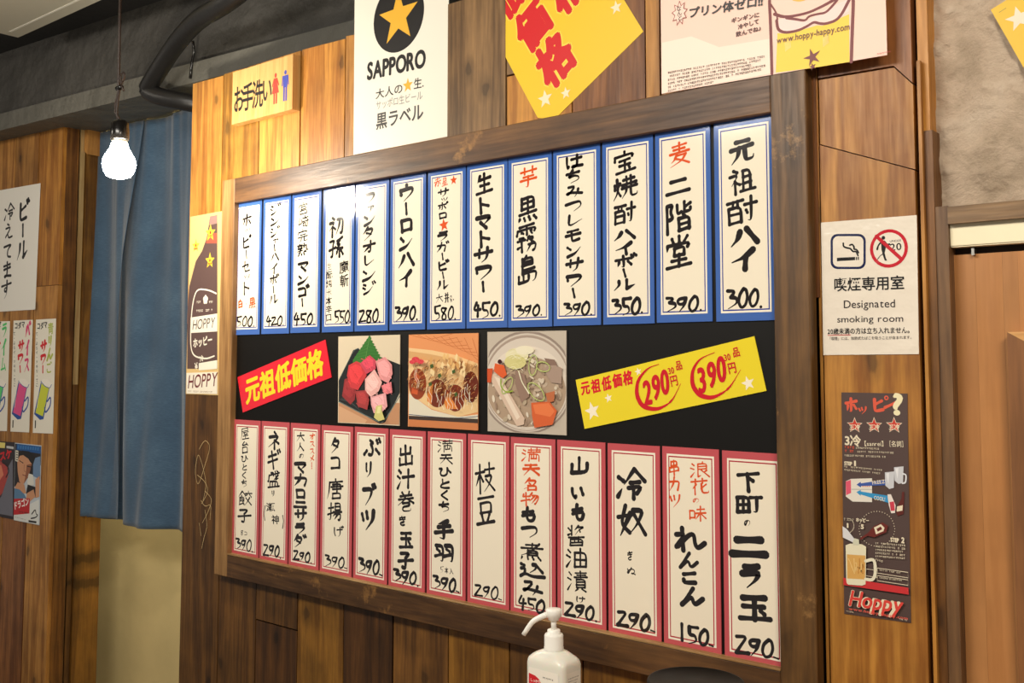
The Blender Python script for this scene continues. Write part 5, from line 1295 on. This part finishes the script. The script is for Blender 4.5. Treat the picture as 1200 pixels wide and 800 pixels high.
# two film posters: plain stand-ins of about the same colours
m = Map(LEFT, 0.003, 0, 510, 6.957)
q = [m(112, 690)[0], m(322, 732)[0], m(338, 82)[0], m(122, 60)[0]]
s = Sheet('film_poster', 'small poster with a painted face, blue heading and red title block', 'poster', LEFT, q, (196, 206, 214), M['poster'], 0.0025, 0.0006)
ik = s.ink(); SK, SK2, HR = (208, 150, 112), (150, 92, 64), (24, 20, 22)
def fp(c, *xy): ik.poly(m(*xy), c)
fp((34, 30, 34), 124, 66, 336, 90, 332, 240, 300, 300, 118, 420); fp((28, 86, 150), 138, 68, 336, 90, 332, 150, 136, 118)
for j in range(9): fp((60, 124, 186), 146+j*20, 80+j*2, 158+j*20, 80+j*2, 156+j*20, 108+j*2, 144+j*20, 106+j*2)
fp((110, 140, 176), 272, 190, 330, 170, 328, 360, 270, 330)
fp(SK, 142, 210, 180, 130, 240, 150, 262, 230, 236, 330, 190, 400, 160, 380, 146, 300); fp(SK2, 220, 240, 262, 230, 236, 330, 196, 396, 210, 320)
fp(HR, 150, 170, 180, 122, 240, 130, 290, 180, 270, 240, 250, 220, 232, 190, 190, 160)
ik.line(m(160, 205, 190, 225), .0035, HR); ik.line(m(222, 250, 256, 258), .0035, HR); ik.line(m(186, 320, 214, 330), .0028, (120, 40, 36)); ik.line(m(200, 240, 196, 290, 210, 296), .002, SK2)
fp(SK, 146, 380, 200, 400, 214, 470, 160, 480, 120, 430); fp((90, 130, 166), 118, 430, 160, 440, 200, 480, 220, 520, 116, 520); fp((226, 224, 214), 236, 310, 270, 320, 280, 400, 240, 420, 222, 380)
fp(HR, 228, 400, 290, 420, 300, 500, 250, 520, 214, 470); fp(SK, 222, 470, 276, 440, 290, 500, 244, 540, 214, 520); fp(SK, 290, 360, 326, 330, 322, 500, 292, 510)
fp((226, 228, 224), 244, 560, 322, 520, 320, 728, 116, 690, 116, 650); fp((196, 30, 36), 116, 516, 246, 512, 242, 636, 112, 648)
fit(ik, m, 'ドラゴン', 116, 602, 240, 560, 60, (246, 240, 232), bold=.04); (a, b), (c, d) = m(158, 628, 232, 618); ik.tiny(a, c, b, .005, HR)
ik.line(m(262, 640, 290, 600, 296, 640, 312, 650, 292, 670, 256, 676), .0045, HR); fp(HR, 236, 690, 300, 700, 298, 716, 234, 706)
(a, b), (c, d) = m(122, 668, 210, 690); ik.tiny(a, c, b, .003, (120, 116, 110), slope=(d-b)/(c-a))
fp((228, 222, 204), 130, 120, 152, 124, 150, 214, 128, 208)
for j in range(4): fp((80, 76, 76), 134, 132+j*20, 148, 134+j*20, 148, 144+j*20, 134, 142+j*20)
s.put(ik, 'printed_picture')
q = [m(-130, 636)[0], m(106, 684)[0], m(120, 56)[0], m(-116, 40)[0]]
s = Sheet('film_poster', 'small dark poster with red figure at the left edge of the picture', 'poster', LEFT, q, (46, 36, 40), M['poster'], 0.0025, 0.0006)
ik = s.ink()
fp((112, 112, 124), 104, 190, 106, 660, -100, 620, 10, 500, 50, 380, 70, 250); fp((176, 66, 60), -90, 230, 10, 210, 60, 260, 66, 330, 20, 470, -60, 560, -100, 500)
fp((220, 130, 100), -60, 260, 10, 240, 30, 320, -10, 380, -60, 360); ik.line(m(20, 220, 60, 240, 76, 290, 50, 340), .006, (40, 20, 22)); fp((232, 216, 120), -60, 50, 44, 60, 40, 104, -64, 96)
fit(ik, m, 'スケ', 0, 205, 100, 175, 70, (210, 34, 40), bold=.06); fp((200, 200, 200), 54, 84, 112, 92, 112, 112, 54, 104)
s.put(ik, 'printed_picture')

# scribbled chalk-like signature on the leftmost plank: paint on the wood
ik = Ink(MAIN, 0.0035); m = Map(MAIN, 0.004, 0, 500, 2.6667)
for pts in ((622, 70, 640, 38, 658, 60, 640, 120, 618, 190, 608, 140, 618, 80, 630, 110, 646, 180, 634, 230), (616, 150, 640, 170, 652, 200, 630, 240), (640, 200, 664, 226, 648, 270, 632, 300), (628, 230, 640, 250, 660, 240, 656, 290), (640, 260, 648, 310, 636, 350, 630, 380), (622, 300, 628, 340)):
    ik.line(m(*pts), .0012, (214, 186, 130), prof=lambda t: 1)
sg = ik.build('scribble', wall, M['print'], 0, 0); sg['label'] = 'pale looping scribble on the leftmost plank'

# ================================================================== COUNTER, BOTTLE, TIN
bo = ray(649, 742, 1.70)
CT = (ray(649, 712.5, 1.70)).z-0.236
cn = tag(empty('counter_shelf', (-0.68, 1.25, 0.0)), 'wooden counter under the menu board, just below the picture', 'counter')
link('worktop', bevel_box(-0.57, 0.60, -0.20, 0.235, CT-0.035, CT, .003), M['tan'], cn)
for sx_ in (-0.50, 0.53): link('leg', box(sx_-.025, sx_+.025, -0.15, 0.2, 0, CT-.0355), M['dark'], cn)

hb = empty('pump_bottle', (bo.x, bo.y, CT), YAW); tag(hb, 'white hand sanitiser pump bottle with a red label in front of the board', 'bottle')
def zpx(py): return ray(649, py, 1.70).z-CT
def rrect(w_, d_, r, n=6):
    p = []
    for cx_, cy_, a0 in ((w_/2-r, -d_/2+r, -90), (w_/2-r, d_/2-r, 0), (-w_/2+r, d_/2-r, 90), (-w_/2+r, -d_/2+r, 180)):
        for k in range(n+1): a = math.radians(a0+k*90/n); p.append((cx_+r*math.cos(a), cy_+r*math.sin(a)))
    return p
W_, D_ = 0.083, 0.054
ROT = math.radians(-42)
sec = [(0.0, .94, .94, .008), (0.004, 1, 1, .010)]
zsh = zpx(773)
lv = [(0.0, .94, .010), (0.005, 1.0, .011), (zsh-.004, 1.0, .011), (zsh, .985, .011), (zsh+.004, .96, .012), (zsh+.008, .88, .014), (zsh+.012, .74, .016), (zsh+.0155, .55, .015), (zsh+.018, .36, .012)]
v, f = [], []
for z, k, r in lv:
    w2 = W_*k if k > .5 else .030+W_*(k-.36)*.5; d2 = D_*(k if k > .8 else 0.55+.31*k) if k > .5 else .030
    d2 = max(d2, .030); w2 = max(w2, .031)
    rg = rrect(w2, d2, min(r, w2/2-.0005, d2/2-.0005)); n = len(rg); v += [(a, b, z) for a, b in rg]
for i in range(len(lv)-1):
    for k in range(n): f.append((i*n+k, i*n+(k+1) % n, (i+1)*n+(k+1) % n, (i+1)*n+k))
f.append(tuple(reversed(range(n)))); f.append(tuple(range((len(lv)-1)*n, len(lv)*n)))
me = bpy.data.meshes.new('m'); me.from_pydata(v, [], f); me.update(); smooth(me)
body = link('body', me, M['bottle'], hb); body.rotation_euler = (0, 0, ROT)
zc0, zc1 = zpx(761.5), zpx(742)
link('cap', lathe([(.0158, zc0-.001), (.0165, zc0+.001), (.0165, zc0+.006), (.0160, zc0+.007), (.0160, zc1-.003), (.0145, zc1), (.0108, zc1+.0005), (.0108, zpx(737)-.001), (.009, zpx(737)), (.004, zpx(737)+.0006)], 40), M['pump'], hb)
link('stem', lathe([(.0046, zpx(737.5)), (.0046, zpx(725))], 20), M['pump'], hb)
zh0, zh1 = zpx(727), zpx(713)
link('pump_head', lathe([(.006, zh0-.001), (.0095, zh0+.002), (.0105, zh0+.005), (.0132, zh0+.008), (.0136, zh1-.003), (.0118, zh1-.0008), (.004, zh1)], 36), M['pump'], hb)
# spout runs to the left as seen from the room
inv = Matrix.Rotation(-YAW, 3, 'Z')
def lp(px, py): return inv @ (ray(px, py, 1.70)-Vector((bo.x, bo.y, CT)))
p0 = lp(642, 719.5); link('spout', tube([p0, lp(634, 722.5), lp(624.5, 727.5), lp(619, 735), lp(613.5, 743.5)], lambda t: .0048-.0009*t, 14, 2), M['pump'], hb)
# labels wrap two faces of the body
def face_label(name, u0, u1, z0, z1, face, draw):
    """thin printed label on the wide (front) or narrow (side) face, in the body's own frame"""
    pl = Plane(0, 0, 0); ik = Ink(pl, 0.0); draw(ik); o = ik.build(name, body, M['print'], 0, 0)
    if face == 'front': o.location = (0, -D_/2-.0003, 0)
    else: o.location = (W_/2+.0003, 0, 0); o.rotation_euler = (0, 0, math.pi/2)
    return o
LT = zsh-.010
def front(ik):
    a, b = -W_/2+.010, W_/2-.010
    ik.rect(a, b, .012, LT, (244, 240, 228))
    R_ = (206, 30, 42)
    p = [(a, LT-.0105)]+[(a+.030*math.sin(t*math.pi/2/8)**1.0, LT-.0105-.045*(1-math.cos(t*math.pi/2/8))) for t in range(1, 9)]+[(a+.030, .02), (a, .02)]
    p = [(a, LT-.010), (a+.014, LT-.012), (a+.022, LT-.016), (a+.028, LT-.024), (a+.031, LT-.034), (a+.031, .02), (a, .02)]
    ik.poly(p, R_)
    ik.type('しっかり', a+.003, LT-.0225, .0055, (250, 240, 230), bold=.02); ik.tiny(a+.003, a+.026, LT-.0300, .0042, (250, 240, 230), dens=1)
    ik.tiny(a+.030, a+.052, LT-.0130, .0024, BLK, dens=.9)
def side(ik):
    a, b = -D_/2+.010, D_/2-.009
    ik.rect(a, b, .012, LT, (244, 240, 228))
    for k in range(9): ik.tiny(a+.003, b-.003-(k % 3)*.004, LT-.010-k*.0046, .0016, (70, 66, 66), dens=1.0)
face_label('front_label', 0, 0, 0, 0, 'front', front); face_label('side_label', 0, 0, 0, 0, 'side', side)

tc_ = ray(815.5, 797, 1.39)
r_ = 0.0665
bt = tag(empty('black_canister', (tc_.x, tc_.y, CT)), 'round black container with a flat lid at the bottom edge, right of the pump bottle', 'container')
ht = tc_.z-CT
link('body', lathe([(r_*.9, 0), (r_*.93, .003), (r_*.96, ht-.020), (r_*.96, ht-.0185)], 56), M['tin'], bt)
link('lid', lathe([(r_*.99, ht-.018), (r_, ht-.016), (r_, ht-.003), (r_*.985, ht-.0005), (r_*.95, ht), (r_*.93, ht-.0015), (r_*.2, ht-.002), (.002, ht-.002)], 56), M['tin'], bt)
